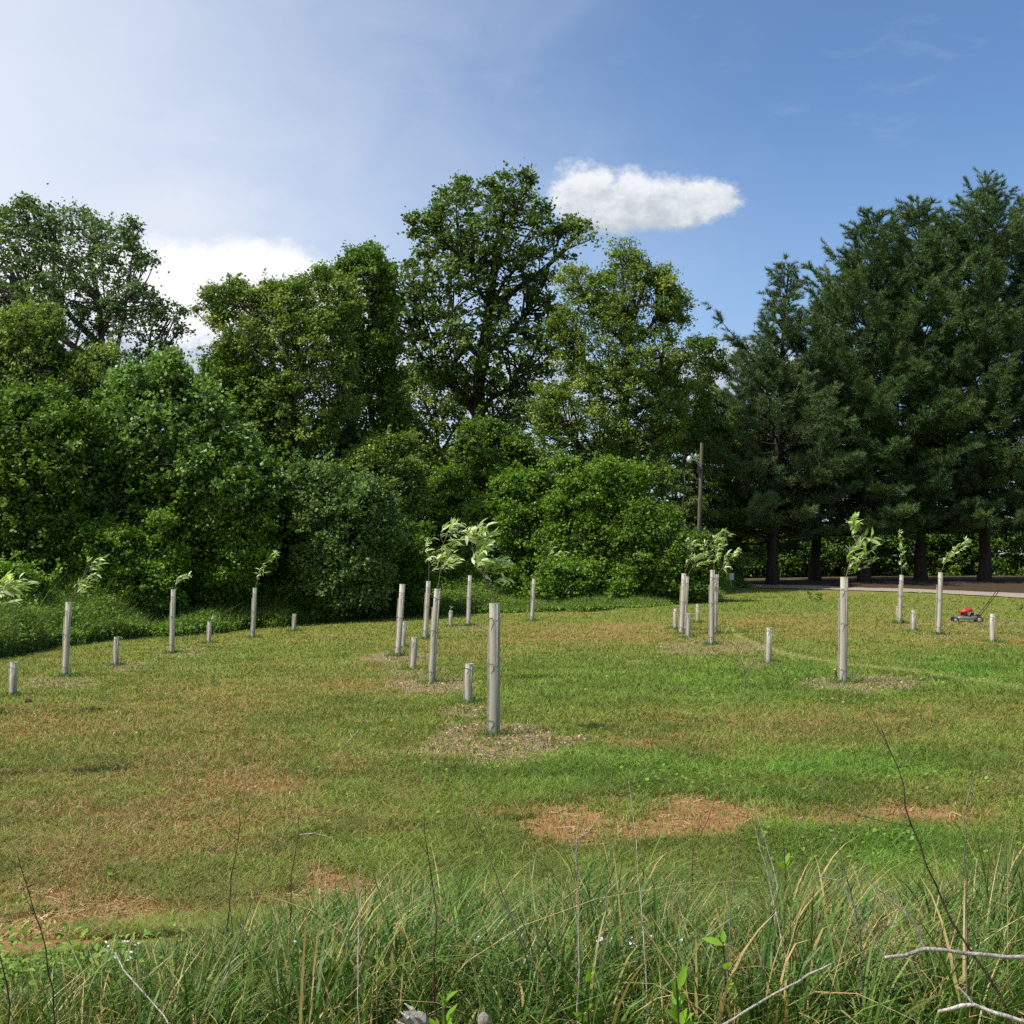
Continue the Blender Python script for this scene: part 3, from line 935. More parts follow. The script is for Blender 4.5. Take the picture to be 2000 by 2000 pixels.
woods('understory', [(-160, 1040), (0, 1030), (200, 1040), (400, 1000), (560, 980), (700, 990), (800, 1010), (810, 1150), (500, 1176), (300, 1180), (0, 1230), (-160, 1240)], 46, 'vine', 'shaded undergrowth below the bushes at the left', 8, (.12, .09), (18, 36), .45, .9, .6, .3)
tree('airy_tree', [(-160, 500), (-90, 420), (-20, 425), (20, 405), (55, 388), (100, 392), (135, 376), (152, 372), (168, 398), (200, 392), (235, 408), (276, 428), (268, 455),
                   (284, 480), (284, 505), (306, 532), (308, 556), (346, 578), (348, 612), (338, 650), (346, 690), (300, 722), (200, 732), (100, 740), (0, 740), (-160, 720)],
     64, [(190, 1120), (195, 900), (205, 760), (190, 620), (170, 480)], 'tall airy tree with sky showing through its crown, farthest left', 'tree', 'airy',
     (.17, .12), (18, 44), .54, .7, .42, .55, 11, NB, .38, 'bark', .45, .15, void=.44,
     extra=[([(205, 760), (250, 690), (290, 650), (320, 600)], .13, .04), ([(205, 740), (225, 640), (240, 560), (250, 480)], .14, .04),
            ([(200, 750), (120, 660), (60, 600), (20, 560)], .12, .04)])
tree('vine_draped_tree', [(-80, 620), (0, 608), (50, 590), (92, 600), (128, 650), (190, 680), (205, 715), (190, 760), (150, 830), (-80, 840)],
     50, [(60, 1150), (60, 900), (55, 640)], 'squat yellow-green tree draped in vines below the tall airy tree', 'tree', 'yellow', (.14, .10), (20, 50), .52, .9, .38, .85, 12, NB, .25, void=.42, shoots=.5, wob=1.3)
tree('pale_leaved_tree', [(165, 770), (200, 722), (235, 694), (275, 690), (300, 684), (345, 696), (372, 735), (430, 790), (500, 850), (512, 930), (480, 1000), (330, 1012), (230, 1010),
                          (150, 980), (130, 900), (150, 820)],
     44, [(300, 1160), (300, 950), (290, 730)], 'rounded tree with pale flickering leaves in front of the tall airy tree', 'tree', 'poplar', (.16, .12), (20, 60), .52, .85, .42, .85, 13, NB, .22, void=.52, shoots=.8, wob=1.6)
tree('leafy_tree', [(-120, 745), (0, 742), (45, 748), (100, 757), (140, 790), (165, 850), (150, 960), (125, 1060), (60, 1110), (-120, 1130)],
     42, [(20, 1180), (25, 950), (30, 790)], 'dense green tree filling the left border below the vine-draped tree', 'tree', 'vine', (.15, .11), (20, 60), .52, .85, .42, .85, 14, NB, .22, void=.52, shoots=.8, wob=1.6)
tree('yellow_green_tree', [(392, 650), (398, 622), (400, 600), (372, 588), (360, 566), (398, 556), (410, 532), (440, 516), (495, 520), (535, 526), (572, 522), (600, 506), (640, 522), (672, 560),
                           (668, 640), (672, 720), (650, 820), (600, 900), (530, 900), (470, 810), (445, 720), (410, 690)],
     50, [(560, 1180), (555, 900), (540, 600)], 'yellow-green tree hung with vines, bare boughs on its left side', 'tree', 'yellow', (.115, .08), (18, 50), .5, .8, .34, .8, 15, NB, .28,
     extra=[([(545, 760), (500, 650), (450, 600), (405, 585), (375, 572)], .10, .02), ([(470, 620), (452, 585), (440, 550)], .05, .02), ([(452, 600), (432, 600), (420, 585)], .04, .012)], drop=.12, void=.42)
tree('ivy_column_tree', [(640, 560), (636, 520), (655, 472), (700, 448), (728, 470), (738, 520), (748, 600), (762, 700), (762, 800), (742, 880), (700, 930), (640, 930), (625, 850), (650, 740)],
     53, [(700, 1160), (700, 900), (698, 500)], 'dark narrow tree between the yellow-green tree and the tallest broadleaf', 'tree', 'vine', (.13, .10), (22, 48), .5, .9, .34, .85, 16, NB, .28)
tree('great_broadleaf_tree', [(776, 405), (800, 376), (830, 350), (868, 344), (898, 352), (940, 343), (968, 329), (1000, 331), (1034, 350), (1038, 392), (1062, 425), (1100, 420),
                              (1133, 442), (1118, 482), (1080, 500), (1056, 540), (1066, 600), (1056, 690), (1062, 790), (1040, 860), (975, 905), (900, 905), (862, 865), (885, 800),
                              (862, 742), (806, 704), (765, 655), (732, 640), (712, 590), (700, 530), (722, 492), (748, 520), (762, 482), (792, 452), (780, 430)],
     62, [(922, 1150), (912, 900), (900, 760), (915, 640), (935, 500), (950, 400)], 'tallest broadleaf tree with a forked trunk, its crown against the blue sky', 'tree', 'oak',
     (.19, .135), (18, 44), .54, .75, .40, .62, 17, NB, .55, 'darkbark', .45, .13, void=.44,
     extra=[([(905, 790), (870, 742), (825, 705), (795, 675), (775, 640)], .26, .09), ([(855, 735), (852, 690), (875, 660), (900, 635)], .17, .07),
            ([(905, 740), (920, 640), (960, 560), (1000, 520)], .18, .06)])
tree('golden_green_tree', [(1060, 525), (1082, 498), (1100, 488), (1118, 512), (1150, 512), (1166, 494), (1162, 468), (1198, 459), (1240, 474), (1258, 512), (1288, 538), (1306, 572),
                           (1296, 618), (1302, 650), (1290, 740), (1282, 850), (1240, 930), (1130, 930), (1050, 900), (1005, 850), (1015, 765), (1040, 690), (1056, 610), (1072, 570)],
     56, [(1175, 1140), (1178, 900), (1180, 720), (1200, 500)], 'golden-green feathery tree to the right of the tallest broadleaf', 'tree', 'yellow', (.115, .075), (17, 46), .5, .8, .36, .66, 18, NB, .32,
     'darkbark', .45, .12, void=.44, extra=[([(1180, 740), (1190, 620), (1215, 540), (1225, 490)], .14, .04), ([(1180, 720), (1230, 680), (1280, 660)], .10, .03)])
tree('thin_branched_tree', [(1262, 700), (1290, 660), (1316, 640), (1342, 642), (1370, 664), (1362, 700), (1350, 760), (1330, 840), (1280, 850), (1258, 780)],
     60, [(1288, 1130), (1290, 900), (1322, 660)], 'thin tree with sparse boughs between the golden-green tree and the pines', 'tree', 'oak', (.13, .09), (16, 30), .62, .9, .34, .5, 19, NB, .07, drop=.25)
tree('background_tree', [(735, 700), (780, 690), (830, 720), (870, 760), (900, 800), (920, 900), (800, 905), (765, 860), (742, 770)],
     78, [(830, 1090), (830, 900), (820, 730)], 'distant yellowish tree showing under the fork of the tallest broadleaf', 'tree', 'yellow', (.2, .15), (18, 36), .58, .8, .5, .5, 20, NB, .25, drop=.15)
tree('ivy_covered_tree', [(850, 880), (880, 820), (930, 800), (1000, 830), (1030, 880), (1030, 960), (960, 1000), (880, 990), (850, 950)],
     58, [(935, 1140), (935, 1000), (935, 850)], 'dark ivy mass around the foot of the tallest broadleaf', 'tree', 'vine', (.15, .11), (22, 46), .52, .9, .36, .8, 21, NB, .3, 'darkbark')

SB = 'bushes along the wood edge'
SH = [
    ([(366, 730), (390, 688), (440, 672), (498, 690), (530, 722), (540, 790), (522, 870), (452, 900), (400, 860), (372, 800)], 47, 'vine', 'round vine-smothered bush top below the bare boughs', 31),
    ([(55, 1050), (88, 992), (150, 976), (230, 1000), (292, 1020), (330, 1062), (336, 1128), (292, 1162), (180, 1168), (90, 1155)], 38.5, 'bright', 'broad low bush below the pale-leaved tree at the left', 32),
    ([(310, 965), (350, 912), (412, 888), (468, 902), (500, 960), (506, 1036), (480, 1120), (370, 1130), (326, 1060)], 40.5, 'bright', 'rounded bush of small leaves just left of the dark hollow', 33),
    ([(548, 912), (590, 888), (650, 884), (708, 900), (742, 950), (736, 1010), (724, 1100), (650, 1140), (584, 1110), (550, 990)], 41, 'greyleaf', 'grey-green arching bush mound left of the middle gap', 34),
    ([(470, 950), (520, 925), (566, 960), (596, 1040), (606, 1100), (560, 1140), (440, 1150), (350, 1120), (340, 1060), (420, 1050)], 43, 'vine', 'shaded bush between the rounded bush and the grey-green mound', 35),
    ([(655, 860), (690, 838), (740, 826), (780, 832), (796, 880), (790, 965), (764, 1050), (716, 1090), (680, 1060), (700, 960)], 46, 'yellow', 'yellowish bush behind the grey-green mound', 36),
    ([(780, 940), (806, 900), (850, 888), (890, 920), (905, 1000), (890, 1080), (800, 1080), (770, 1010)], 56, 'bright', 'tall green bush at the back of the middle gap', 37),
    ([(890, 960), (930, 915), (985, 900), (1040, 930), (1060, 1010), (1050, 1110), (940, 1130), (880, 1080)], 51, 'bright', 'bright bush right behind the two nearest saplings', 38),
    ([(1030, 930), (1075, 880), (1130, 870), (1180, 900), (1215, 960), (1215, 1060), (1180, 1130), (1060, 1145), (1030, 1060)], 49.5, 'bright', 'largest bright green bush, below the golden-green tree', 39),
    ([(1165, 985), (1200, 950), (1250, 985), (1290, 1030), (1325, 1070), (1322, 1120), (1230, 1142), (1160, 1120)], 48.5, 'vine', 'low bush where the wood edge meets the shelters right of centre', 40),
    ([(1235, 1020), (1285, 1005), (1325, 1018), (1342, 1062), (1352, 1122), (1320, 1138), (1255, 1125)], 48, 'vine', 'bush at the foot of the lamp pole', 41),
    ([(740, 1080), (790, 1050), (870, 1055), (950, 1070), (1000, 1100), (1010, 1145), (900, 1152), (760, 1162), (720, 1120)], 47, 'weed', 'low thicket behind the cluster of tall shelters', 42),
    ([(490, 1100), (540, 1080), (600, 1088), (622, 1120), (610, 1160), (530, 1172), (488, 1150)], 42, 'weed', 'small light green bush right of the third tall shelter', 43),
    ([(-60, 1080), (0, 1070), (50, 1090), (80, 1140), (70, 1200), (0, 1225), (-60, 1230)], 35, 'bright', 'low bush at the left border of the lawn', 44),
    ([(1000, 1085), (1060, 1070), (1140, 1080), (1190, 1100), (1195, 1148), (1100, 1156), (1010, 1150)], 47.5, 'bright', 'low bush row behind the farthest middle shelter', 45),
    ([(120, 850), (170, 830), (240, 850), (300, 900), (330, 980), (280, 1010), (180, 1000), (120, 940)], 41.5, 'bright', 'bush in front of the pale-leaved tree, above the broad low bush', 46),
    ([(600, 1060), (650, 1050), (710, 1060), (740, 1090), (730, 1140), (640, 1158), (600, 1130)], 44.5, 'weed', 'light green weeds mounded below the grey-green bush', 47),
]
for poly, D, mat, label, seed in SH:
    if poly[0][0] < 760: D += 3
    elif poly[0][0] < 1300: D += 1
    pa = np.array(poly); cx = pa[:, 0].mean(); y0 = pa[:, 1].max(); y1 = pa[:, 1].min()
    tree('bush', poly, D, [(cx, y0), (cx + 4, (y0 + y1) / 2), (cx, y1 + 25)], label, 'bush', mat, (.12, .085), (13, 46), .50, .75, .33, .85, seed, SB, .09, 'darkbark', .4, twig=3, void=.52, shoots=.85, wob=1.9)

# hemlock with drooping sprays behind the lamp pole ------------------
def needles_tri(P, d, L, Wd, g):
    n = len(P)
    r = g.normal(size=(n, 3)); s = np.cross(d, r); s /= np.linalg.norm(s, axis=1)[:, None] + 1e-9
    v = np.stack([P - s * Wd / 2, P + s * Wd / 2, P + d * L], 1)
    return v.reshape(-1, 3), np.arange(n * 3).reshape(n, 3)


def conifer(name, px, D, top, label, group, mat, seed, prof, z0=2.0, droop=0.0, dz=.52, trunk_r=.27, limbs=None, nper=7, tuft=(13, .25, .030), lean=(0, 0), shoot=1.15, up=.30, base=None, asym=None):
    g = np.random.default_rng(seed)
    b = onground(px, D); b[2] -= .05
    tpz = at(top[0], top[1], D)
    H = tpz[2] - b[2]
    top_xy = tpz[:2] - b[:2]
    root = empty(name, b, label, 'tree', group)
    hh = np.linspace(0, 1, 16)
    path = np.stack([b[0] + top_xy[0] * hh ** 1.3, b[1] + top_xy[1] * hh ** 1.3 + 0 * hh, b[2] + H * hh], -1)
    path[1:-1, :2] += g.normal(0, .04, (14, 2))
    tb = MB(); tb.tube(path, trunk_r * (1 - .93 * hh) * np.where(hh == 0, 1.3, 1), 10)
    tb.build('trunk', M['darkbark'], root, b, True)
    br = MB(); PP, DD, LL, VV = [], [], [], []

    def branch(o, a, L, el0, el1, vb):
        n = max(5, int(L / .5))
        t = np.linspace(0, 1, n)
        h = np.array([sin(a), cos(a), 0.0])
        q = o + h * (L * t)[:, None]
        q[:, 2] += L * (el0 * t + (el1 - el0) * t * t / 1.6)
        q[1:] += g.normal(0, .03 * L ** .5, (n - 1, 3))
        br.tube(q, np.linspace(.018 + .011 * L, .008, n), 5, cap=False)
        ns = int(L / .13 * shoot)
        ts = .18 + .82 * g.random(ns) ** .75
        pos = np.stack([np.interp(ts, t, q[:, k]) for k in range(3)], -1)
        sidev = np.array([h[1], -h[0], 0])
        sgn = np.where(g.random(ns) < .5, -1, 1)[:, None]
        sl = (.30 + .75 * (1 - ts) * min(L, 4) / 3.0 + .25 * g.random(ns))[:, None]
        sd = h * .62 + sidev * sgn * g.uniform(.35, .95, (ns, 1)) + np.array([0, 0, 1]) * (g.normal(.12, .24 if o[2] - b[2] < H * .6 else .38, (ns, 1)) + up * .6 - droop)
        sd /= np.linalg.norm(sd, axis=1)[:, None]
        for k in range(4):
            f_ = (k + .6) / 4
            c_ = pos + sd * sl * f_ + np.array([0, 0, -droop * .3]) * (sl * f_) ** 2
            m_ = tuft[0]
            d = sd[:, None] * .75 + g.normal(size=(ns, m_, 3)) * .5 + np.array([0, 0, up - droop * .8])
            d /= np.linalg.norm(d, axis=2)[..., None]
            PP.append(np.repeat(c_, m_, 0)); DD.append(d.reshape(-1, 3))
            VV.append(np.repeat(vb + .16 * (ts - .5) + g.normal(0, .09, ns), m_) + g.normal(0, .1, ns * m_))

    z = z0
    while z < H * .985:
        u = z / H
        Rz = np.interp(u, [p_[0] for p_ in prof], [p_[1] for p_ in prof])
        a0_ = g.uniform(0, 2 * pi)
        o = np.array([np.interp(z + b[2], path[:, 2], path[:, k]) for k in range(3)])
        nb = nper if u < .8 else 5
        for k in range(nb):
            a = a0_ + 2 * pi * k / nb + g.normal(0, .25)
            fac = 1.0
            if asym: fac = 1 + asym[1] * cos(a - asym[0])
            L = Rz * g.uniform(.5, 1.2) * fac
            if L < .25: continue
            e0 = np.interp(u, [0, .45, .75, 1], [-.08, .16, .75, 1.5]) - droop * .5
            e1 = np.interp(u, [0, .45, .75, 1], [.16, .45, 1.15, 2.0]) - droop
            branch(o + np.array([0, 0, g.normal(0, .1)]), a, L / math.sqrt(1 + .5 * (e0 + e1) ** 2 * .7), e0 + g.normal(0, .06), e1 + g.normal(0, .08), .45 + g.normal(0, .19))
        z += dz * g.uniform(.55, 1.5) * (1 if u < .7 else .8)
    for (p0, p1, Dl) in (limbs or []):
        A0, A1 = at(p0[0] * V, p0[1] * V, D), at(p1[0] * V, p1[1] * V, D + Dl)
        dv = A1 - A0; L = np.hypot(dv[0], dv[1])
        branch(A0, math.atan2(dv[0], dv[1]), L, dv[2] / L * .85, dv[2] / L * 1.1, .55)
    # leading tuft
    PP.append(np.repeat(path[-1:], 60, 0) - [0, 0, .1]); d = g.normal(size=(60, 3)) * .4 + [0, 0, 1]; DD.append(d / np.linalg.norm(d, axis=1)[:, None]); VV.append(np.full(60, .6))
    PP, DD, VV = np.concatenate(PP), np.concatenate(DD), np.clip(np.concatenate(VV), 0, 1)
    n = len(PP)
    v_, f_ = needles_tri(PP, DD, (tuft[1] * g.uniform(.7, 1.25, n))[:, None], tuft[2], g)
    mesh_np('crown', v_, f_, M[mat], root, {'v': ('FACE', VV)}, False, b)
    br.build('branches', M['darkbark'], root, b, True)
    return root, n


PN = 'tall pines beyond the road'
prA = [(0, 5.2), (.3, 5.4), (.5, 4.4), (.66, 2.6), (.75, 1.7), (.9, 1.25), (1, .4)]
prB = [(0, 5.0), (.3, 5.8), (.55, 5.4), (.74, 4.2), (.87, 2.4), (.95, 1.2), (1, .5)]
ntot = 0
PINES = [
    (1457 * V, 63, (1488 * V, 500 * V), 'pine with one limb reaching out to the left, the leftmost pine', prA, 51, [((1470, 730), (1340, 578), -.5), ((1475, 690), (1372, 640), .4)], 'bluepine'),
    (1537 * V, 68, (1580 * V, 530 * V), 'shorter pine squeezed between the leftmost pine and the next tall one', prA, 52, None, 'pine'),
    (1630 * V, 64, (1648 * V, 405 * V), 'tall pine behind the tall shelter with the broad-leaved sapling', prB, 53, [((1640, 640), (1603, 478), -.9), ((1640, 680), (1572, 545), -.6), ((1642, 560), (1622, 430), -.4), ((1642, 560), (1688, 400), .4)], 'pine'),
    (1737 * V, 65, (1733 * V, 382 * V), 'twin-trunked pine second from the right edge', prB, 54, [((1735, 560), (1692, 402), .5), ((1735, 560), (1772, 400), .5), ((1735, 600), (1795, 412), -.4)], 'pine'),
    (1856 * V, 64, (1864 * V, 335 * V), 'tallest pine, its spire highest at the right', prB, 55, [((1862, 600), (1925, 520), -.4), ((1862, 560), (1908, 400), -.2), ((1862, 560), (1812, 385), .3), ((1862, 520), (1840, 370), -.4), ((1862, 620), (1800, 470), -.8)], 'pine'),
    (1985 * V, 65, (1975 * V, 430 * V), 'pine cut off by the right border', prB, 56, None, 'pine'),
]
for px, D, top, label, pr, seed, limbs, mat in PINES:
    _, k_ = conifer('pine_tree', px, D, top, label, PN, mat, seed, pr, z0=2.6, limbs=limbs, trunk_r=.30)
    ntot += k_
# the second trunk of the twin pine
_, k_ = conifer('hemlock_tree', 1317 * V, 63, (1322 * V, 700 * V), 'feathery hemlock with drooping sprays behind the lamp pole', None, 'hemlock', 57,
                [(0, 3.6), (.5, 3.0), (.8, 1.7), (1, .3)], z0=1.0, droop=.5, trunk_r=.14, dz=.42, nper=8, tuft=(10, .19, .04), up=0.0)
ntot += k_
_, k_ = conifer('pine_tree', 1392 * V, 66, (1400 * V, 690 * V), 'shaded low pine between the hemlock and the leftmost tall pine', PN, 'pine', 58, [(0, 4.2), (.5, 3.6), (.8, 2.0), (1, .3)], z0=1.6)
ntot += k_
print('needles', ntot)

# ------------------------------------------------------------------ rough weeds along the wood edge
rng = np.random.default_rng(90)
n = 60000
px = rng.uniform(-120, 1440, n)
ey = np.interp(px, EDGE[:, 0], EDGE[:, 1])
u = rng.random(n)
Ds_edge = {}
ex = np.linspace(-120, 1440, 60)
eD = np.array([ground_px(a, np.interp(a, EDGE[:, 0], EDGE[:, 1]), 15, 70)[1] for a in ex])
D = np.interp(px, ex, eD) + u * np.interp(px, [0, 500, 1440], [6.5, 5, 3]) + (fbm(px * .02, px * 0, 4, 3) - .5) * 2.5
x = (px - 1000) / F * D
P = np.stack([x, D, gz(x, D)], -1)
hmax = (.12 + 1.5 * fbm(x * .6, D * .6, 14, 4) ** 1.5) * (.3 + 1.1 * u) * np.interp(px, [0, 860, 1000, 1440], [1.9, 1.6, .9, .6])
# leafy part
k = 5
Pl = np.repeat(P, k, 0) + np.stack([rng.normal(0, .12, n * k), rng.normal(0, .12, n * k), rng.random(n * k) ** .7 * np.repeat(hmax, k)], -1)
Nn = rng.normal(0, .6, (n * k, 3)) + [0, -.2, .8]
sz = rng.uniform(.05, .10, n * k)
v_, f_ = leafquads(Pl, Nn, sz * 1.2, sz * .8)
o = mesh_np('edge_weeds', v_, f_, M['weed'], None, {'v': ('FACE', np.clip(.15 + .5 * np.repeat(fbm(x * .6, D * .6, 24, 3), k) + rng.normal(0, .15, n * k), 0, 1))})
tag(o, 'rough leafy weeds between the mown lawn and the wood', None, None, 'stuff')
m_ = 60000
idx = rng.integers(0, n, m_)
Pb = P[idx] + rng.normal(0, .1, (m_, 3)) * [1, 1, 0]
L = hmax[idx] * rng.uniform(.6, 1.35, m_) + .14
lean = np.stack([rng.normal(.1, .3, m_) * L, rng.normal(0, .3, m_) * L, rng.uniform(0, .3, m_)], -1)
gc = mixv(np.array([[.075, .125, .024]]), np.array([[.19, .25, .06]]), rng.random(m_))
o = blades(Pb, L, rng.uniform(.012, .022, m_), lean, gc, 'edge_grass', M['grass'], 3)
tag(o, 'uncut pale grass at the foot of the bushes', None, None, 'stuff')

# ------------------------------------------------------------------ tree shelters
from mathutils import Quaternion


def shelter(bx, by, tx, ty, label, group, short=False, wpx=None, seed=0, stake_up=0.0, ties=None, base_pt=None, side=-1):
    g = np.random.default_rng(500 + seed)
    b = ground_px(bx, by) if base_pt is None else base_pt
    D = b[1]
    top = at(tx, ty, D)
    ax = Vector(top - b); H = ax.length
    q = Vector((0, 0, 1)).rotation_difference(ax.normalized())
    root = empty('tree_shelter', b, label, 'tree shelter', group, q)
    r0 = .056 if not short else .054
    sides = 28
    th = np.arange(sides) * 2 * pi / sides
    zs = np.concatenate([[-.02], np.linspace(.02, H - .02, 22), [H - .006, H]])
    oval = 1 + .05 * np.sin(2 * th + g.uniform(0, 6))
    flute = 1 + .003 * np.where(np.arange(sides) % 2 == 0, 1, -1)
    lip = np.where(zs > H - .02, 1.05, 1.0)
    wob = 1 + .015 * np.sin(zs * 5 + g.uniform(0, 6))
    rr = r0 * (oval * flute)[None] * (lip * wob)[:, None]
    bend = .012 * np.sin(zs / H * pi) * g.uniform(-1, 1)
    ring = np.stack([rr * np.cos(th) + bend[:, None], rr * np.sin(th), np.broadcast_to(zs[:, None], rr.shape)], -1)
    inner = ring * [.955, .955, 1]
    nz = len(zs)
    mb = MB()
    i, j = np.meshgrid(np.arange(nz - 1), np.arange(sides), indexing='ij'); j2 = (j + 1) % sides
    f = np.stack([i * sides + j, i * sides + j2, (i + 1) * sides + j2, (i + 1) * sides + j], -1).reshape(-1, 4)
    zz = zs[i.ravel()]
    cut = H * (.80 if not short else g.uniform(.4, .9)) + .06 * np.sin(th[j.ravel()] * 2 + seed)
    av = np.clip((zz - cut) / .1, 0, 1) * .9  # paler above the cut: light through the empty top put into colour
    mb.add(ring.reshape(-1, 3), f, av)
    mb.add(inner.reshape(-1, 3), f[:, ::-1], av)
    k = np.arange(sides); k2 = (k + 1) % sides
    rimv = np.concatenate([ring[-1], inner[-1]])
    mb.add(rimv, np.stack([k, k2, k2 + sides, k + sides], -1), .9)
    # overlapped seam down the front
    sa = -pi / 2 + .55
    mb.box((cos(sa) * r0 * 1.03, sin(sa) * r0 * 1.03, H / 2), (.004, .0035, H / 2 - .01), .2)
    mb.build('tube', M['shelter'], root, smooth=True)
    st = MB()
    sx, sy = side * (r0 + .013), .012
    st.box((sx, sy, (H * .80 + stake_up) / 2 - .1), (.0115, .0115, (H * .80 + stake_up) / 2 + .1) if not short else (.010, .010, (H * .9 + stake_up) / 2 + .1))
    st.build('stake', M['stake'], root)
    tz = ties if ties is not None else ([.88, .55, .12] if not short else [.88])
    for t_z in tz:
        tm = MB()
        z_ = H * t_z + g.uniform(-.03, .03)
        a = np.linspace(0, 2 * pi, 19)
        ex_ = np.where(np.cos(a) * side > 0, 1.45, 1.05)
        pts = np.stack([np.cos(a) * r0 * ex_, np.sin(a) * r0 * 1.07, z_ + .02 * side * np.cos(a)], -1)
        tm.tube(pts, .0014, 4, cap=False)
        e = np.array([side * r0 * .4, -r0 * 1.05, z_ + .01])
        tm.tube(np.array([e, e + [side * .03, -.01, -.002], e + [side * .075, -.004, -.03 + g.uniform(-.02, .04)]]), [.005, .004, .003], 4)
        tm.build('tie', M['black'], root)
    return root, b, top, q


TL = ['tall shelter at the far left with a yellow-leaved sapling above it', 'tall shelter with a small tuft of leaves, second tall one from the left border',
      'tall shelter with a leaning leafy shoot, left of the central cluster', 'leftmost tall shelter of the central cluster, leaning to the right',
      'slim tall shelter standing behind between the two leaning ones of the central cluster', 'thick leaning shelter of the central cluster, left of the nearest one',
      'far tall shelter seen just left of the nearest shelter', 'nearest and largest tall shelter, standing upright in a mulch ring',
      'tall shelter alone at the wood edge right of the nearest shelter', 'left front shelter of the right-hand cluster of tall ones',
      'tall shelter half hidden behind the left one of the right-hand cluster', 'thickest upright shelter of the right-hand cluster',
      'narrow tall shelter half hidden behind the thickest one of the right-hand cluster', 'big tall shelter at the right with a broad-leaved sapling above it',
      'farthest tall shelter on the right, below a thin spire of leaves', 'tall shelter just left of the red lawn mower']
TG = 'tall tree shelters on the lawn'
SG = 'short tree shelters on the lawn'
tall_roots = []
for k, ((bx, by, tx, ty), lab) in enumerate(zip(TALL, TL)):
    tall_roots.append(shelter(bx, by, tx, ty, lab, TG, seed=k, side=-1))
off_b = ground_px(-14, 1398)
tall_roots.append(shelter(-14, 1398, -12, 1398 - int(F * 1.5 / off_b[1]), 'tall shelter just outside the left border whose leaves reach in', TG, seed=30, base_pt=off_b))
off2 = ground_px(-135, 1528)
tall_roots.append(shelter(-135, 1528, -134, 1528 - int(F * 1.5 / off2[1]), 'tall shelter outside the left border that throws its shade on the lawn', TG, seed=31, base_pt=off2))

SHORT = [(25, 1360, 27, 1293, 'short shelter at the left border'), (227, 1300, 228, 1244, 'short shelter between the two leftmost tall ones'),
         (408, 1256, 409, 1214, 'short shelter between the second and third tall ones from the left'), (574, 1233, 575, 1199, 'short shelter near the wood edge left of the central cluster'),
         (788, 1266, 790, 1214, 'short shelter peeping out behind the leftmost shelter of the central cluster'), (806, 1308, 809, 1245, 'short shelter between the two leaning tall ones of the central cluster'),
         (881, 1224, 881, 1192, 'tiny distant short shelter behind the central cluster'), (915, 1374, 917, 1296, 'nearest short shelter, left of the nearest tall one'),
         (1319, 1229, 1320, 1189, 'short shelter leftmost of the right-hand cluster'), (1344, 1246, 1345, 1198, 'short shelter between the tall ones of the right-hand cluster'),
         (1363, 1216, 1363, 1180, 'farthest short shelter of the right-hand cluster'), (1501, 1295, 1503, 1226, 'short shelter alone right of the right-hand cluster, its stake sticking out'),
         (1755, 1217, 1753, 1184, 'short shelter mostly hidden behind the farthest tall one at right'), (1784, 1234, 1785, 1191, 'short shelter with a dark sprig, between the two farthest tall ones at right'),
         (1939, 1254, 1939, 1199, 'whitish short shelter right of the lawn mower')]
short_roots = []
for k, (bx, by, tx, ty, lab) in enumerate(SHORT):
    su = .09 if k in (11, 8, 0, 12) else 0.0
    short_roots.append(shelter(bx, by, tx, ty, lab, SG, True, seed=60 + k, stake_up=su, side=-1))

# ------------------------------------------------------------------ saplings
def bigleaves(Pb, d, L, Wd, g, curl=.35):
    """pointed leaves with a folded midrib and a drooping tip: 3 columns x 4 rows"""
    n = len(Pb)
    d = d / np.linalg.norm(d, axis=1)[:, None]
    up = g.normal(0, .5, (n, 3)) + [0, -.35, 1]
    s = np.cross(d, up); s /= np.linalg.norm(s, axis=1)[:, None]
    nn = np.cross(s, d)
    ts = np.array([0, .3, .62, 1.0]); ws = np.array([.12, .9, .85, .04])
    V_ = []
    for t, w in zip(ts, ws):
        c = Pb + d * (L * t)[:, None] - nn * (L * curl * t * t)[:, None]
        for sd in (-1, 0, 1):
            V_.append(c + s * (Wd * .5 * w * sd)[:, None] + nn * (abs(sd) * .14 * Wd * w)[:, None])
    V_ = np.stack(V_, 1).reshape(-1, 3)
    f = []
    for r_ in range(3):
        for c_ in range(2):
            q = r_ * 3 + c_; f.append([q, q + 1, q + 4, q + 3])
    f = (np.array(f)[None] + np.arange(n)[:, None, None] * 12).reshape(-1, 4)
    return V_, f, 6


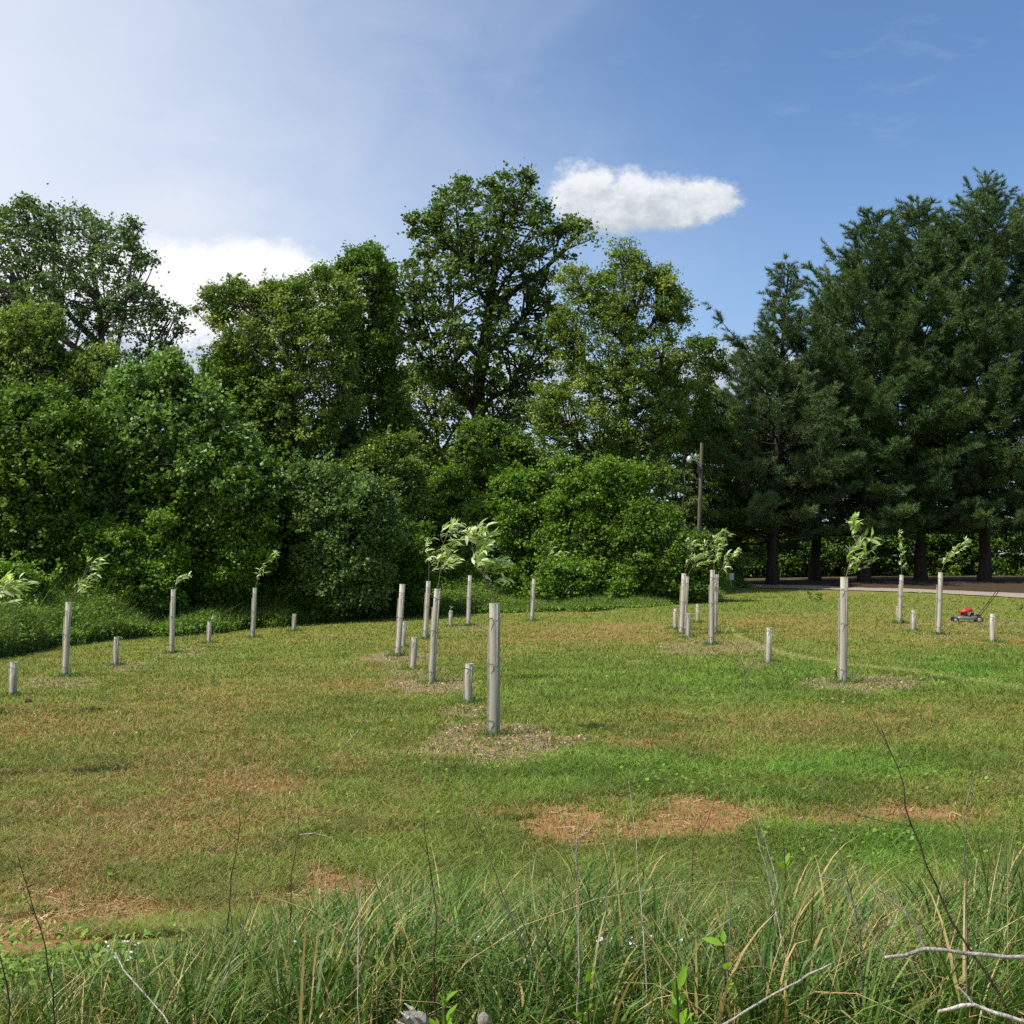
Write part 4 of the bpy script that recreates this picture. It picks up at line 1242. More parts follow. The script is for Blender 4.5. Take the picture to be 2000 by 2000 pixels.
def sapling(shelter_i, stem, nbr, blen, leafL, label, seed, roots=None, pale=.6, wind=(1, .15, .25), ratio=.36, base_frac=.15, spread=.5, perb=7):
    g = np.random.default_rng(800 + seed)
    root_, b, top, q = (roots or tall_roots)[shelter_i]
    D = b[1]
    S = at(np.array([p_[0] for p_ in stem]), np.array([p_[1] for p_ in stem]), D + np.array([0] + [g.uniform(-.06, .06) for _ in stem[1:]]))
    ax = (top - b); inside = top - ax / np.linalg.norm(ax) * .4
    S[0] = top + (S[0] - top) * .6 - [0, 0, .0]
    # stay within the tube mouth
    off = S[0] - top; off = off * min(1, .04 / (np.linalg.norm(off) + 1e-6)); S[0] = top + off
    pts = np.vstack([b + ax * .02, b + ax * .5, inside, S])
    seg = np.linalg.norm(np.diff(pts, axis=0), axis=1); cum = np.r_[0, np.cumsum(seg)]
    tt = np.linspace(0, cum[-1], 26)
    path = np.stack([np.interp(tt, cum, pts[:, k]) for k in range(3)], -1)
    e = empty('sapling', b, label, 'sapling', 'saplings growing out of the tree shelters')
    mb = MB(); mb.tube(path, np.linspace(.012, .0035, 26), 6)
    free0 = cum[3]; freeL = cum[-1] - free0
    LP, LD, LL, LV = [], [], [], []
    w = np.array(wind, float); w /= np.linalg.norm(w)
    nbr = int(nbr * 1.35); leafL = leafL * 1.08; perb = perb + 1; ratio = ratio * .85; spread = spread * 1.3
    for k in range(nbr):
        t = free0 + freeL * (base_frac + (1 - base_frac) * (k + .5) / nbr)
        o = np.array([np.interp(t, cum, pts[:, kk]) for kk in range(3)])
        tang = np.array([np.interp(t + .02, cum, pts[:, kk]) - np.interp(t - .02, cum, pts[:, kk]) for kk in range(3)])
        tang /= np.linalg.norm(tang) + 1e-9
        r_ = g.normal(0, 1, 3) * [1, 1, .4]
        d0 = tang * .5 + r_ * spread; d0 /= np.linalg.norm(d0)
        L = 1.25 * blen * g.uniform(.5, 1.2) * (1.15 - .5 * (k / nbr))
        p1 = o + d0 * L * .45; p2 = p1 + (w * .75 + d0 * .25 + [0, 0, .05]) * L * .6
        q_ = bez(o, p1, p2, 6)
        mb.tube(q_, np.linspace(.004, .0018, 6), 4, cap=False)
        nl = perb
        for j in range(nl):
            s_ = .25 + .75 * (j + .5) / nl
            c_ = np.array([np.interp(s_, np.linspace(0, 1, 6), q_[:, kk]) for kk in range(3)])
            tg = q_[-1] - q_[-3]; tg /= np.linalg.norm(tg)
            dd = tg * .6 + w * .4 + g.normal(0, .48, 3)
            LP.append(c_); LD.append(dd); LL.append(leafL * g.uniform(.65, 1.15)); LV.append(g.random())
    for j in range(6):
        LP.append(path[-1]); LD.append((path[-1] - path[-3]) / np.linalg.norm(path[-1] - path[-3]) + g.normal(0, .4, 3)); LL.append(leafL * .8); LV.append(g.random())
    LP, LD, LL = np.array(LP), np.array(LD), np.array(LL)
    v_, f_, rep = bigleaves(LP, LD, LL, LL * ratio, g)
    lv = np.where(np.array(LV) < pale, g.uniform(.6, 1, len(LL)), g.uniform(.2, .6, len(LL)))
    mesh_np('leaves', v_, f_, M['sapling'], e, {'v': ('FACE', np.repeat(lv, rep))}, True, b)
    mb.build('stem', M['twig'], e, b, True)
    return e


sapling(0, [(134, 1176), (150, 1150), (165, 1122), (172, 1098)], 7, .34, .15, 'yellowish wind-blown sapling above the far left tall shelter', 1, pale=.35)
sapling(1, [(340, 1151), (345, 1140), (358, 1126)], 4, .22, .12, 'small tuft of leaves above the second tall shelter from the left', 2, pale=.6)
sapling(2, [(499, 1148), (507, 1120), (524, 1092), (536, 1080)], 7, .24, .13, 'sapling leaning right above the shelter left of the central cluster', 3, pale=.45)
sapling(4, [(838, 1135), (838, 1100), (832, 1075), (834, 1058)], 6, .34, .15, 'pale sapling above the slim shelter of the central cluster', 4, pale=.8)
sapling(5, [(855, 1150), (862, 1105), (864, 1065), (882, 1026)], 12, .36, .145, 'bushy pale sapling above the thick leaning shelter', 5, pale=.75, spread=.65)
sapling(7, [(964, 1178), (958, 1150), (944, 1122), (928, 1086), (920, 1062), (924, 1046)], 15, .30, .135, 'large wind-blown sapling rising from the nearest shelter', 6, pale=.7, wind=(1, .1, .38), base_frac=.28)
sapling(8, [(1045, 1130), (1056, 1108), (1074, 1088), (1090, 1080)], 4, .30, .15, 'thin bent sapling with a few leaves at its tip at the wood edge', 7, pale=.7, base_frac=.7, perb=4)
sapling(9, [(1338, 1120), (1345, 1100), (1352, 1075), (1345, 1058)], 8, .30, .13, 'upright leafy sapling at the left of the right-hand cluster', 8, pale=.55)
sapling(10, [(1342, 1126), (1358, 1098), (1384, 1066), (1408, 1040)], 11, .42, .15, 'long sapling bent over to the right in the right-hand cluster', 9, pale=.55)
sapling(11, [(1394, 1113), (1397, 1090), (1400, 1070), (1399, 1056)], 8, .20, .12, 'lime green sapling above the thickest shelter of the right-hand cluster', 10, pale=.5, wind=(.6, .1, .2))
sapling(12, [(1403, 1122), (1420, 1095), (1438, 1076)], 6, .30, .15, 'right-leaning sapling behind the thickest shelter of the right-hand cluster', 11, pale=.7)
sapling(13, [(1654, 1128), (1662, 1090), (1674, 1050), (1668, 1022)], 13, .30, .14, 'broad-leaved sapling above the big tall shelter at the right', 12, pale=.45, wind=(.35, -.2, .35), ratio=.5, spread=.95, perb=5, base_frac=.02)
sapling(14, [(1761, 1123), (1760, 1085), (1756, 1042)], 13, .16, .10, 'slender upright spire of pale leaves at the right', 13, pale=.7, wind=(.3, 0, .4), perb=4, ratio=.45)
sapling(15, [(1838, 1118), (1848, 1092), (1868, 1072), (1886, 1056)], 10, .26, .13, 'sapling swept to the right next to the lawn mower', 14, pale=.65)
sapling(16, [(-12, 1210), (-6, 1180), (4, 1150)], 10, .34, .15, 'sapling whose leaves reach in at the left border', 15, pale=.7)
sapling(17, [(-134, 1200), (-128, 1120), (-120, 1080)], 14, .36, .15, 'sapling outside the left border that shades the lawn', 16, pale=.7)
sapling(13, [(1785, 1191), (1789, 1172), (1796, 1160)], 5, .16, .09, 'dark sprig above the short shelter between the two farthest tall ones at right', 17, roots=short_roots, pale=.05)
sapling(2, [(409, 1214), (410, 1208)], 3, .12, .09, 'low flat leaves on top of the short shelter third from the left', 18, roots=short_roots, pale=.4, perb=3)
sapling(14, [(1940, 1199), (1941, 1190)], 3, .08, .06, 'tiny green shoot on the whitish short shelter', 19, roots=short_roots, pale=.1, perb=3)
sapling(6, [(881, 1192), (880, 1186)], 3, .10, .07, 'tiny shoot on the tiny distant short shelter', 20, roots=short_roots, pale=.2, perb=3)

# young bare-stemmed tree planted in the far lawn, and the yellowish plant at a shelter's foot
def small_plant(name, px, py, hpx, wpx, nleaf, leafL, label, mat, seed, low=.0, cat='plant', D=None, stems=5, vr=(.2, 1)):
    g = np.random.default_rng(seed)
    b = ground_px(px, py) if D is None else onground(px, D)
    k = b[1] / F
    H, Wd = hpx * k, wpx * k
    e = empty(name, b, label, cat)
    mb = MB(); LP, LD = [], []
    for s in range(stems):
        tip = b + np.array([g.uniform(-.5, .5) * Wd, g.uniform(-.5, .5) * Wd * .6, H * g.uniform(.7, 1)])
        q = bez(b, (b + tip) / 2 + [0, 0, H * .1], tip, 7)
        mb.tube(q, np.linspace(.006, .002, 7), 4, cap=False)
        for j in range(nleaf // stems):
            t = low + (1 - low) * g.random()
            c_ = np.array([np.interp(t, np.linspace(0, 1, 7), q[:, kk]) for kk in range(3)])
            LP.append(c_); LD.append(g.normal(0, 1, 3) * [1, 1, .4] + [0, 0, .5])
    LP, LD = np.array(LP), np.array(LD); L = leafL * g.uniform(.6, 1.1, len(LP))
    v_, f_, rep = bigleaves(LP, LD, L, L * .45, g)
    mesh_np('leaves', v_, f_, M[mat], e, {'v': ('FACE', np.repeat(g.uniform(*vr, len(L)), rep))}, True, b)
    mb.build('stem', M['twig'], e, b, True)


small_plant('young_tree', 1592, 1200, 46, 30, 60, .14, 'barely visible young tree on the far lawn below the second pine', 'oak', 31, .55, 'sapling', stems=3, vr=(.2, .6))
small_plant('leafy_plant', 1638, 1331, 26, 26, 60, .07, 'yellowish leafy plant at the foot of the big tall shelter at right', 'yellow', 32, .2, vr=(.7, 1))
small_plant('tuft_plant', 1992, 1195, 20, 22, 50, .08, 'dark weedy tuft on the lawn at the right border', 'vine', 33, .1)

# tufts of uncut grass at every shelter foot
rng = np.random.default_rng(44)
TP, TLn = [], []
for (root_, b, top, q), s_ in [(r_, 1.0) for r_ in tall_roots] + [(r_, .75) for r_ in short_roots]:
    n = 170
    a = rng.uniform(0, 2 * pi, n); rr = .05 + abs(rng.normal(0, .11, n))
    x = b[0] + rr * np.cos(a) * 1.3; y = b[1] + rr * np.sin(a)
    TP.append(np.stack([x, y, gz(x, y)], -1)); TLn.append(np.clip(rng.normal(.10, .05, n), .04, .25) * s_ * np.exp(-rr * 3))
TP, TLn = np.concatenate(TP), np.concatenate(TLn) + .03
n = len(TP)
lean = np.stack([rng.normal(.1, .5, n) * TLn, rng.normal(0, .5, n) * TLn, rng.uniform(0, .4, n)], -1)
gc = mixv(np.array([[.06, .12, .025]]), np.array([[.16, .24, .06]]), rng.random(n))
o = blades(TP, TLn, .004 + .00035 * TP[:, 1], lean, gc, 'tuft_grass', M['grass'], 3)
tag(o, 'longer grass left standing round the feet of the shelters', None, None, 'stuff')

# ------------------------------------------------------------------ lamp pole, wire, sign, mower
D = 50.5
b = onground(1360, D); tp_ = at(1371, 865, D)
root = empty('street_lamp', b, 'weathered wooden pole with a lamp arm in front of the dark trees', 'street lamp')
mb = MB(); t = np.linspace(0, 1, 12)[:, None]
mb.tube(b * (1 - t) + tp_ * t, np.linspace(.088, .068, 12), 10); mb.build('pole', M['polewood'], root, b, True)
arm0 = at(1368.5, 907, D - .1); arm1 = at(1350, 898, D - .5)
mb = MB(); mb.tube(bez(arm0, (arm0 + arm1) / 2 + [0, 0, .12], arm1, 8), .028, 6)
mb.tube(np.array([at(1368, 913, D - .1), (arm0 + arm1) / 2 + [0, 0, .02]]), .015, 5); mb.build('arm', M['lamp'], root, b, True)
mb = MB(); c = at(1346.5, 897, D - .55)
prof_r = [.02, .07, .11, .12, .10, .07, .02]; prof_z = [.14, .12, .03, -.03, -.09, -.14, -.16]
mb.tube(np.stack([np.full(7, c[0]), np.full(7, c[1]), c[2] + np.array(prof_z)], -1), prof_r, 12); mb.build('lamp_head', M['lamp'], root, b, True)
mb = MB(); bx_ = at(1364.5, 918, D - .15); mb.box(bx_, (.06, .08, .12)); mb.build('junction_box', M['black'], root, b)

mb = MB()
w0 = at(690, 950, 60.5); w1 = at(1110, 880, 60.5)
for dz_ in (0, -.28):
    t = np.linspace(0, 1, 30)
    q = w0 * (1 - t)[:, None] + w1 * t[:, None]; q[:, 2] += -1.1 * 4 * t * (1 - t) * .35 + dz_ + .9 * t * (1 - t)
    mb.tube(q, .011, 4)
o = mb.build('utility_wire', M['wire']); tag(o, 'pair of thin pale cables slanting behind the bushes in the middle gap', 'wire')

b = onground(1427, 58.0)
b2 = at(1427, 1140, b[1])
root = empty('road_sign', b, 'two small sign plates on one post by the road, one amber and one grey', 'road sign')
k = b[1] / F
ctr = at(1428, 1126, b[1])
mb = MB(); mb.tube(np.array([b - [0, 0, .1], [b[0], b[1], ctr[2] + .14]]), .022, 6); mb.build('post', M['steel'], root, b)
mb = MB(); mb.box(ctr + [.02, -.035, 0], (.105, .006, .155)); mb.build('grey_plate', M['signback'], root, b)
R_ = np.array(Matrix.Rotation(radians(62), 3, 'Z'))
am = MB(); cc = ctr + [-.17, -.02, .015]; am.box(cc, (.16, .006, .165), R=R_)
ob = am.build('amber_plate', M['signyellow'], root, b)
st = MB()
for s_ in (-1, 0, 1):
    Rt = R_ @ np.array(Matrix.Rotation(radians(45), 3, 'Y'))
    for sg in (-1, 1):
        st.box(cc + R_ @ np.array([0, sg * .009, s_ * .10]), (.015, .001, .10), R=Rt)
st.build('dark_stripe', M['black'], ob, b)

# mower facing left: built in its own frame (x forward = left in the picture)
b = ground_px(1888, 1215)
q = Quaternion((0, 0, 1), radians(180 - 12))
root = empty('lawn_mower', b, 'red and grey push lawn mower with its handle up, parked on the lawn', 'lawn mower', None, q)


root.scale = (.88, .88, .88)
root.location.z -= .02


def part(name, mb, mat, parent=root, smooth=False): return mb.build(name, M[mat], parent, (0, 0, 0), smooth)


mb = MB()    # deck: bevelled shallow dome
zs = [.10, .17, .215, .235]; sx_ = [1.0, .99, .90, .70]
vs = []
for z_, s_ in zip(zs, sx_):
    a = np.linspace(0, 2 * pi, 25)[:-1]
    ca, sa_ = np.cos(a), np.sin(a)
    vs.append(np.stack([np.sign(ca) * abs(ca) ** .5 * .36 * s_, np.sign(sa_) * abs(sa_) ** .5 * .26 * s_, np.full(24, z_)], -1))
vv = np.concatenate(vs)
i, j = np.meshgrid(np.arange(3), np.arange(24), indexing='ij'); j2 = (j + 1) % 24
mb.add(vv, np.stack([i * 24 + j, i * 24 + j2, (i + 1) * 24 + j2, (i + 1) * 24 + j], -1).reshape(-1, 4))
mb.add(vs[-1], [[0, kk, kk + 1, kk + 2] for kk in range(1, 22, 2)])
part('deck', mb, 'deck', smooth=False)
mb = MB(); mb.tube([(.02, 0, .235), (.02, 0, .30), (.02, 0, .36)], [.17, .165, .15], 16); mb.box((.02, .17, .29), (.09, .05, .05)); mb.box((-.17, 0, .28), (.05, .12, .05)); part('engine', mb, 'black')
mb = MB()
for z_, r0_, r1_ in ((0, 0, 0),):
    pr_z = [.345, .37, .42, .455, .468]; pr_r = [.175, .19, .175, .12, .02]
    vs = []
    for zc, rc in zip(pr_z, pr_r):
        a = np.linspace(0, 2 * pi, 21)[:-1]
        vs.append(np.stack([.03 + np.cos(a) * rc * 1.22, np.sin(a) * rc, zc - .03 * np.cos(a) * (rc / .19)], -1))
    i, j = np.meshgrid(np.arange(4), np.arange(20), indexing='ij'); j2 = (j + 1) % 20
    mb.add(np.concatenate(vs), np.stack([i * 20 + j, i * 20 + j2, (i + 1) * 20 + j2, (i + 1) * 20 + j], -1).reshape(-1, 4))
part('engine_cover', mb, 'red', smooth=True)
mb = MB(); mb.box((-.05, .20, .33), (.05, .02, .03)); mb.tube([(-.05, .21, .28), (-.05, .26, .26)], .03, 8); part('muffler', mb, 'steel')
for wx, wy, wr in ((.38, .25, .095), (.38, -.25, .095), (-.36, .26, .115), (-.36, -.26, .115)):
    mb = MB()
    sgn = 1 if wy > 0 else -1
    mb.tube([(wx, wy, wr), (wx, wy + .012 * sgn, wr), (wx, wy + .045 * sgn, wr), (wx, wy + .05 * sgn, wr)], [wr * .9, wr, wr, wr * .9], 18)
    w_ = part('wheel', mb, 'rubber')
    mb = MB(); mb.tube([(wx, wy + .051 * sgn, wr), (wx, wy + .058 * sgn, wr)], [wr * .55, wr * .35], 12)
    mb.build('hub', M['steel'], w_)
for sy in (-1, 1):
    mb = MB()
    mb.tube([(-.30, .20 * sy, .17), (-.40, .205 * sy, .26), (-.60, .21 * sy, .52), (-.82, .215 * sy, .83), (-.99, .215 * sy, 1.06)], .013, 8)
    mb.box((-.36, .205 * sy, .21), (.05, .012, .06))
    part('handle_bar', mb, 'black')
mb = MB(); mb.tube([(-.70, .21, .66), (-.70, -.21, .66)], .012, 8); part('cross_bar', mb, 'black')
mb = MB(); mb.tube([(-.99, .215, 1.06), (-1.01, .20, 1.08), (-1.01, -.20, 1.08), (-.99, -.215, 1.06)], .014, 8); part('grip', mb, 'black')

# ------------------------------------------------------------------ foreground tall grass
rng = np.random.default_rng(123)
PROF = np.array([(-200, 1880), (0, 1890), (60, 1850), (210, 1800), (310, 1800), (420, 1770), (580, 1700), (660, 1665), (790, 1635), (910, 1648), (990, 1680), (1060, 1640), (1110, 1605),
                 (1190, 1600), (1300, 1640), (1380, 1700), (1450, 1690), (1500, 1630), (1620, 1610), (1700, 1680), (1800, 1660), (1880, 1620), (2000, 1580), (2200, 1570)], float)
FRONT = np.array([(-200, 4.9), (0, 4.9), (200, 5.1), (400, 5.4), (600, 5.8), (800, 6.2), (1000, 6.0), (1200, 6.3), (1400, 6.0), (1600, 6.4), (1800, 6.5), (2000, 6.8), (2200, 6.8)], float)


def fg_points(n, dmin=3.4, jit=.15):
    px = rng.uniform(-120, 2120, n)
    dmax = np.interp(px, FRONT[:, 0], FRONT[:, 1])
    D = dmin + (dmax - dmin) * rng.random(n) ** .85
    x = (px - 1000) / F * D
    return px, D, dmax, x


NCL = 820
px, D, dmax, x = fg_points(NCL)
cl = np.stack([x, D, np.zeros(NCL)], -1)
size = rng.beta(2, 2, NCL)
den = 30
thin = rng.random(NCL) < np.interp(px, [0, 350, 650], [.45, .62, 1]); size = size * np.interp(px, [0, 350, 650], [.75, .85, 1])
idx = np.repeat(np.where(thin)[0], den); n = len(idx)
ang_ = rng.uniform(0, 2 * pi, n); rr = abs(rng.normal(0, .05, n))
bx_ = cl[idx, 0] + rr * np.cos(ang_); by_ = cl[idx, 1] + rr * np.sin(ang_)
P = np.stack([bx_, by_, gz(bx_, by_) - .01], -1)
ppx = 1000 + F * bx_ / by_
pty = np.interp(ppx, PROF[:, 0], PROF[:, 1]) + rng.normal(0, 14, n)
maxz = CAM_H - (pty - 1083) * by_ / F
room = maxz - P[:, 2]
L = np.clip(room * 1.05, .10, .95) * (.12 + 1.0 * size[idx]) * rng.uniform(.6, 1.15, n)
L = np.clip(L, .08, .9)
gust = np.array([.20, .02])
out = np.stack([np.cos(ang_), np.sin(ang_)], -1) * rng.uniform(.15, 1.0, n)[:, None] + gust
lean = np.concatenate([out * L[:, None] * rng.uniform(.5, 1.3, (n, 1)), rng.uniform(.1, .85, n)[:, None]], -1)
ctone = rng.choice([.16, .30, .46, .60], NCL, p=[.25, .35, .28, .12])
vv = np.clip(ctone[idx] + rng.normal(0, .11, n), 0, .86)
deadb = rng.random(n) < .15
vv = np.where(deadb, rng.uniform(.92, 1, n), vv)
th = ang_ + pi / 2 + rng.normal(0, .5, n)
o = blades(P, L, rng.uniform(.005, .0135, n), lean, vv, 'tall_grass', M['tallgrass'], 6, th, attrs='v', curve=.9)
tag(o, 'long arching blue-green grass in the foreground', None, None, 'stuff')

# finer mixed undergrowth
n = 30000
px, D, dmax, x = fg_points(n)
P = np.stack([x, D, gz(x, D) - .01], -1)
pty = np.interp(px, PROF[:, 0], PROF[:, 1]) + 30
room = CAM_H - (pty - 1083) * D / F - P[:, 2]
L = np.clip(rng.uniform(.08, .34, n), .05, np.maximum(.06, room))
lean = np.stack([rng.normal(.12, .4, n) * L, rng.normal(0, .4, n) * L, rng.uniform(0, .4, n)], -1)
gc = np.clip(rng.normal(.36, .24, n), 0, .88); gc = np.where(rng.random(n) < .20, rng.uniform(.93, 1, n), gc)
o = blades(P, L, rng.uniform(.004, .010, n), lean, gc, 'undergrowth_grass', M['tallgrass'], 3, attrs='v')
tag(o, 'short fine grass and dead thatch among the tall foreground grass', None, None, 'stuff')

# broad-leaved weeds low in the foreground
n = 15000
px, D, dmax, x = fg_points(n, 3.9)
wmask = fbm(x * 1.3, D * 1.3, 87, 3) + .15 * sstep(5.2, 3.8, D) + .08 * sstep(900, 1500, px)
kk = rng.random(n) < sstep(.5, .85, wmask)
px, D, x = px[kk], D[kk], x[kk]; n = len(x)
hz = rng.random(n) ** 1.2 * .16
P = np.stack([x, D, gz(x, D) + hz + .02], -1)
d = rng.normal(0, 1, (n, 3)) * [1, 1, .35] + [0, 0, .25]
L = rng.uniform(.014, .038, n)
v_, f_, rep = bigleaves(P, d, L, L * .5, rng)
o = mesh_np('foreground_weeds', v_, f_, M['weed'], None, {'v': ('FACE', np.repeat(rng.uniform(.1, .95, n), rep))}, True)
tag(o, 'small broad-leaved weeds low among the foreground grass', None, None, 'stuff')
n = 260
cxs = rng.choice([1255, 1300, 1210, 1400, 1180, 560, 930, 240, 1120], n) + rng.normal(0, 22, n)
cys = rng.uniform(1830, 2010, n)
Df = rng.uniform(4.0, 4.7, n)
P = at(cxs, cys, Df)
P[:, 2] = np.maximum(P[:, 2], gz(P[:, 0], P[:, 1]) + .08)
P = np.repeat(P, 3, 0) + rng.normal(0, .006, (n * 3, 3))
v_, f_ = leafquads(P, rng.normal(0, .5, (n * 3, 3)) + [0, -.6, .7], .011, .008)
o = mesh_np('wildflowers', v_, f_, M['flower'], None, {'v': ('FACE', rng.random(n * 3))})
tag(o, 'tiny white wildflowers low in the foreground', None, None, 'stuff')

# dry straw stems standing in the grass (uncountable)
n = 1900
px, D, dmax, x = fg_points(n)
wgt = np.interp(px, [0, 500, 1000, 1250, 1500, 1700, 2000], [.35, .5, .6, .8, 1, .9, .6]); kk = rng.random(n) < wgt
px, D, x = px[kk], D[kk], x[kk]; n = len(x)
P = np.stack([x, D, gz(x, D)], -1)
pty = np.interp(px, PROF[:, 0], PROF[:, 1]) - rng.exponential(16, n) + 34
room = CAM_H - (pty - 1083) * D / F - P[:, 2]
L = np.clip(room * rng.uniform(.45, 1.0, n), .1, 1.1)
lean = np.stack([rng.normal(.02, .42, n) * L, rng.normal(0, .25, n) * L, rng.uniform(0, .1, n)], -1)
o = blades(P, L, rng.uniform(.0025, .0055, n), lean, rng.beta(1.5, 1.6, n), 'dry_stems', M['straw'], 4, attrs='v', curve=.25)
tag(o, 'thin straw-coloured dead stems standing in the foreground grass', None, None, 'stuff')
# a heap of dead thatch low right
n = 2600
px = rng.normal(1680, 38, n); D = rng.uniform(3.9, 5.0, n); x = (px - 1000) / F * D
P = np.stack([x, D, gz(x, D)], -1); L = rng.uniform(.08, .3, n)
lean = np.stack([rng.normal(0, .5, n) * L, rng.normal(-.1, .4, n) * L, rng.uniform(.1, .7, n)], -1)
o = blades(P, L, rng.uniform(.003, .006, n), lean, rng.beta(1.6, 1.4, n), 'dead_thatch', M['straw'], 3, attrs='v')
tag(o, 'clump of dead tan grass low at the right', None, None, 'stuff')


# ------------------------------------------------------------------ single stalks and branches
def stalk(name, pts, D, r0, r1, mat, label, cat, group=None, sub=None, side=0, seed=0, ground_it=True, sides=6):
    """pts in photo pixels from the base up; D one distance or one per point; side = number of short side twigs"""
    g = np.random.default_rng(2000 + seed)
    px = np.array([p_[0] for p_ in pts], float); py = np.array([p_[1] for p_ in pts], float)
    Dv = np.broadcast_to(np.asarray(D, float), px.shape).copy()
    W_ = at(px, py, Dv)
    if ground_it:
        gzb = float(gz(W_[0, 0], W_[0, 1]))
        if W_[0, 2] > gzb:
            W_ = np.vstack([[W_[0, 0] - (W_[1, 0] - W_[0, 0]) * .05, W_[0, 1], gzb - .02], W_])
    seg = np.r_[0, np.cumsum(np.linalg.norm(np.diff(W_, axis=0), axis=1))]
    n = max(10, int(seg[-1] / .05))
    t = np.linspace(0, seg[-1], n)
    q = np.stack([np.interp(t, seg, W_[:, k]) for k in range(3)], -1)
    q[1:-1] += g.normal(0, .0022, (n - 2, 3))
    b = q[0].copy()
    root = empty(name, b, label, cat, group)
    mb = MB(); rr = np.linspace(r0, r1, n); rr[::7] *= 1.25
    mb.tube(q, rr, sides); mb.build('stem', M[mat], root, b, True)
    tw = MB(); k = 0; few = side + len(sub or []) <= 8
    for s in range(side):
        if few and k: tw.build('twig', M[mat], root, b, True); tw = MB()
        i_ = int(n * g.uniform(.4, .97)); d = q[min(i_ + 1, n - 1)] - q[i_ - 1]; d /= np.linalg.norm(d)
        e = q[i_] + (d * .5 + g.normal(0, .6, 3) * [1, .5, .6]) * g.uniform(.04, .16)
        tw.tube(bez(q[i_], (q[i_] + e) / 2 + g.normal(0, .008, 3), e, 5), np.linspace(r1 * .8, r1 * .4, 5), 4, cap=False); k += 1
    for (sp, ra, rb) in (sub or []):
        if few and k: tw.build('twig', M[mat], root, b, True); tw = MB()
        W2 = at([p_[0] for p_ in sp], [p_[1] for p_ in sp], Dv[0])
        j_ = int(np.argmin(np.linalg.norm(q - W2[0], axis=1))); W2[0] = q[j_]
        t2 = np.linspace(0, 1, 12); w2 = np.stack([np.interp(t2, np.linspace(0, 1, len(W2)), W2[:, kk]) for kk in range(3)], -1)
        tw.tube(w2, np.linspace(ra, rb, 12), 6); k += 1
    if k: tw.build('twig' if few else 'side_twigs', M[mat], root, b, True)
    return root


DS = 'dark dead weed stalks in the foreground'
TS = 'pale dry stems in the foreground'
stalk('weed_stalk', [(1985, 2020), (1950, 1940), (1900, 1860), (1860, 1800), (1833, 1745), (1800, 1665), (1772, 1580), (1752, 1490), (1722, 1425)], 3.25, 0.0045, 0.0011, 'darkstem',
      'tall dark arching weed stalk slanting across the right foreground', 'weed stalk', DS, side=20, seed=1)
stalk('weed_stalk', [(445, 1780), (448, 1730), (462, 1650), (469, 1630), (466, 1575)], 4.20, 0.0027, 0.0013, 'darkstem', 'short dark crooked stalk against the brown lawn, left of the pair', 'weed stalk', DS, side=2, seed=2)
stalk('weed_stalk', [(568, 1760), (570, 1700), (578, 1650), (584, 1620), (582, 1590)], 4.40, 0.0027, 0.0013, 'darkstem', 'dark stalk right of the crooked one with a pale stem crossing it', 'weed stalk', DS, side=1, seed=3)
stalk('weed_stalk', [(850, 2010), (848, 1900), (852, 1780), (842, 1700), (832, 1640), (828, 1590)], 3.50, 0.0034, 0.0011, 'darkstem', 'dark straight stalk rising above the lime green leaves', 'weed stalk', DS, side=8, seed=4)
stalk('weed_stalk', [(1352, 1660), (1368, 1632), (1385, 1595), (1400, 1555)], 5.90, 0.0033, 0.0013, 'darkstem', 'dark forked stalk in front of the bare soil patch', 'weed stalk', DS, side=6, seed=5)
stalk('weed_stalk', [(110, 2010), (95, 1900), (75, 1800), (50, 1730), (32, 1660)], 3.30, 0.0028, 0.0010, 'darkstem', 'reddish stalk nearest the left corner', 'weed stalk', DS, side=14, seed=6)
stalk('weed_stalk', [(18, 1960), (8, 1900), (-4, 1850)], 3.25, 0.0029, 0.0016, 'darkstem', 'broken dark stalk at the left border', 'weed stalk', DS, seed=7)
stalk('weed_stalk', [(1128, 2010), (1130, 1880), (1128, 1720), (1128, 1640), (1132, 1600)], 3.40, 0.0036, 0.0014, 'deadwood', 'straight grey-brown stalk right of the middle with a forked tip', 'weed stalk', DS,
      sub=[([(1129, 1645), (1150, 1625), (1172, 1590)], .002, .001), ([(1129, 1665), (1112, 1640), (1098, 1590)], .002, .001)], seed=8)
stalk('dry_stem', [(385, 2010), (440, 1900), (500, 1750), (560, 1620), (587, 1590)], 3.40, 0.0026, 0.0011, 'twig', 'long pale stem slanting up to the right at the lower left', 'dry stem', TS, seed=9)
stalk('dry_stem', [(1110, 2010), (1060, 1920), (1000, 1800), (960, 1680), (920, 1570), (905, 1530)], 3.50, 0.0034, 0.0010, 'twig', 'long brown stem slanting up to the left in the middle', 'dry stem', TS, side=5, seed=10)
stalk('dry_stem', [(700, 2010), (698, 1850), (700, 1760), (704, 1690)], 3.30, 0.0020, 0.0011, 'paledeadwood', 'upright whitish stem left of the log end', 'dry stem', TS, seed=11)
stalk('dry_stem', [(1262, 1880), (1250, 1760), (1243, 1650), (1238, 1590), (1228, 1525)], 3.60, 0.0026, 0.0010, 'paledeadwood', 'upright cream-coloured stem left of the bare soil patch', 'dry stem', TS, seed=12)
stalk('dry_stem', [(1538, 1890), (1520, 1800), (1500, 1700), (1480, 1640), (1470, 1590)], 3.80, 0.0029, 0.0011, 'paledeadwood', 'cream-coloured stem in the pair right of the soil patch, the left one', 'dry stem', TS, seed=13)
stalk('dry_stem', [(1516, 1710), (1500, 1660), (1490, 1620), (1480, 1596)], 4.00, 0.0029, 0.0013, 'paledeadwood', 'whitish stem in the pair right of the soil patch, the right one', 'dry stem', TS, seed=14)
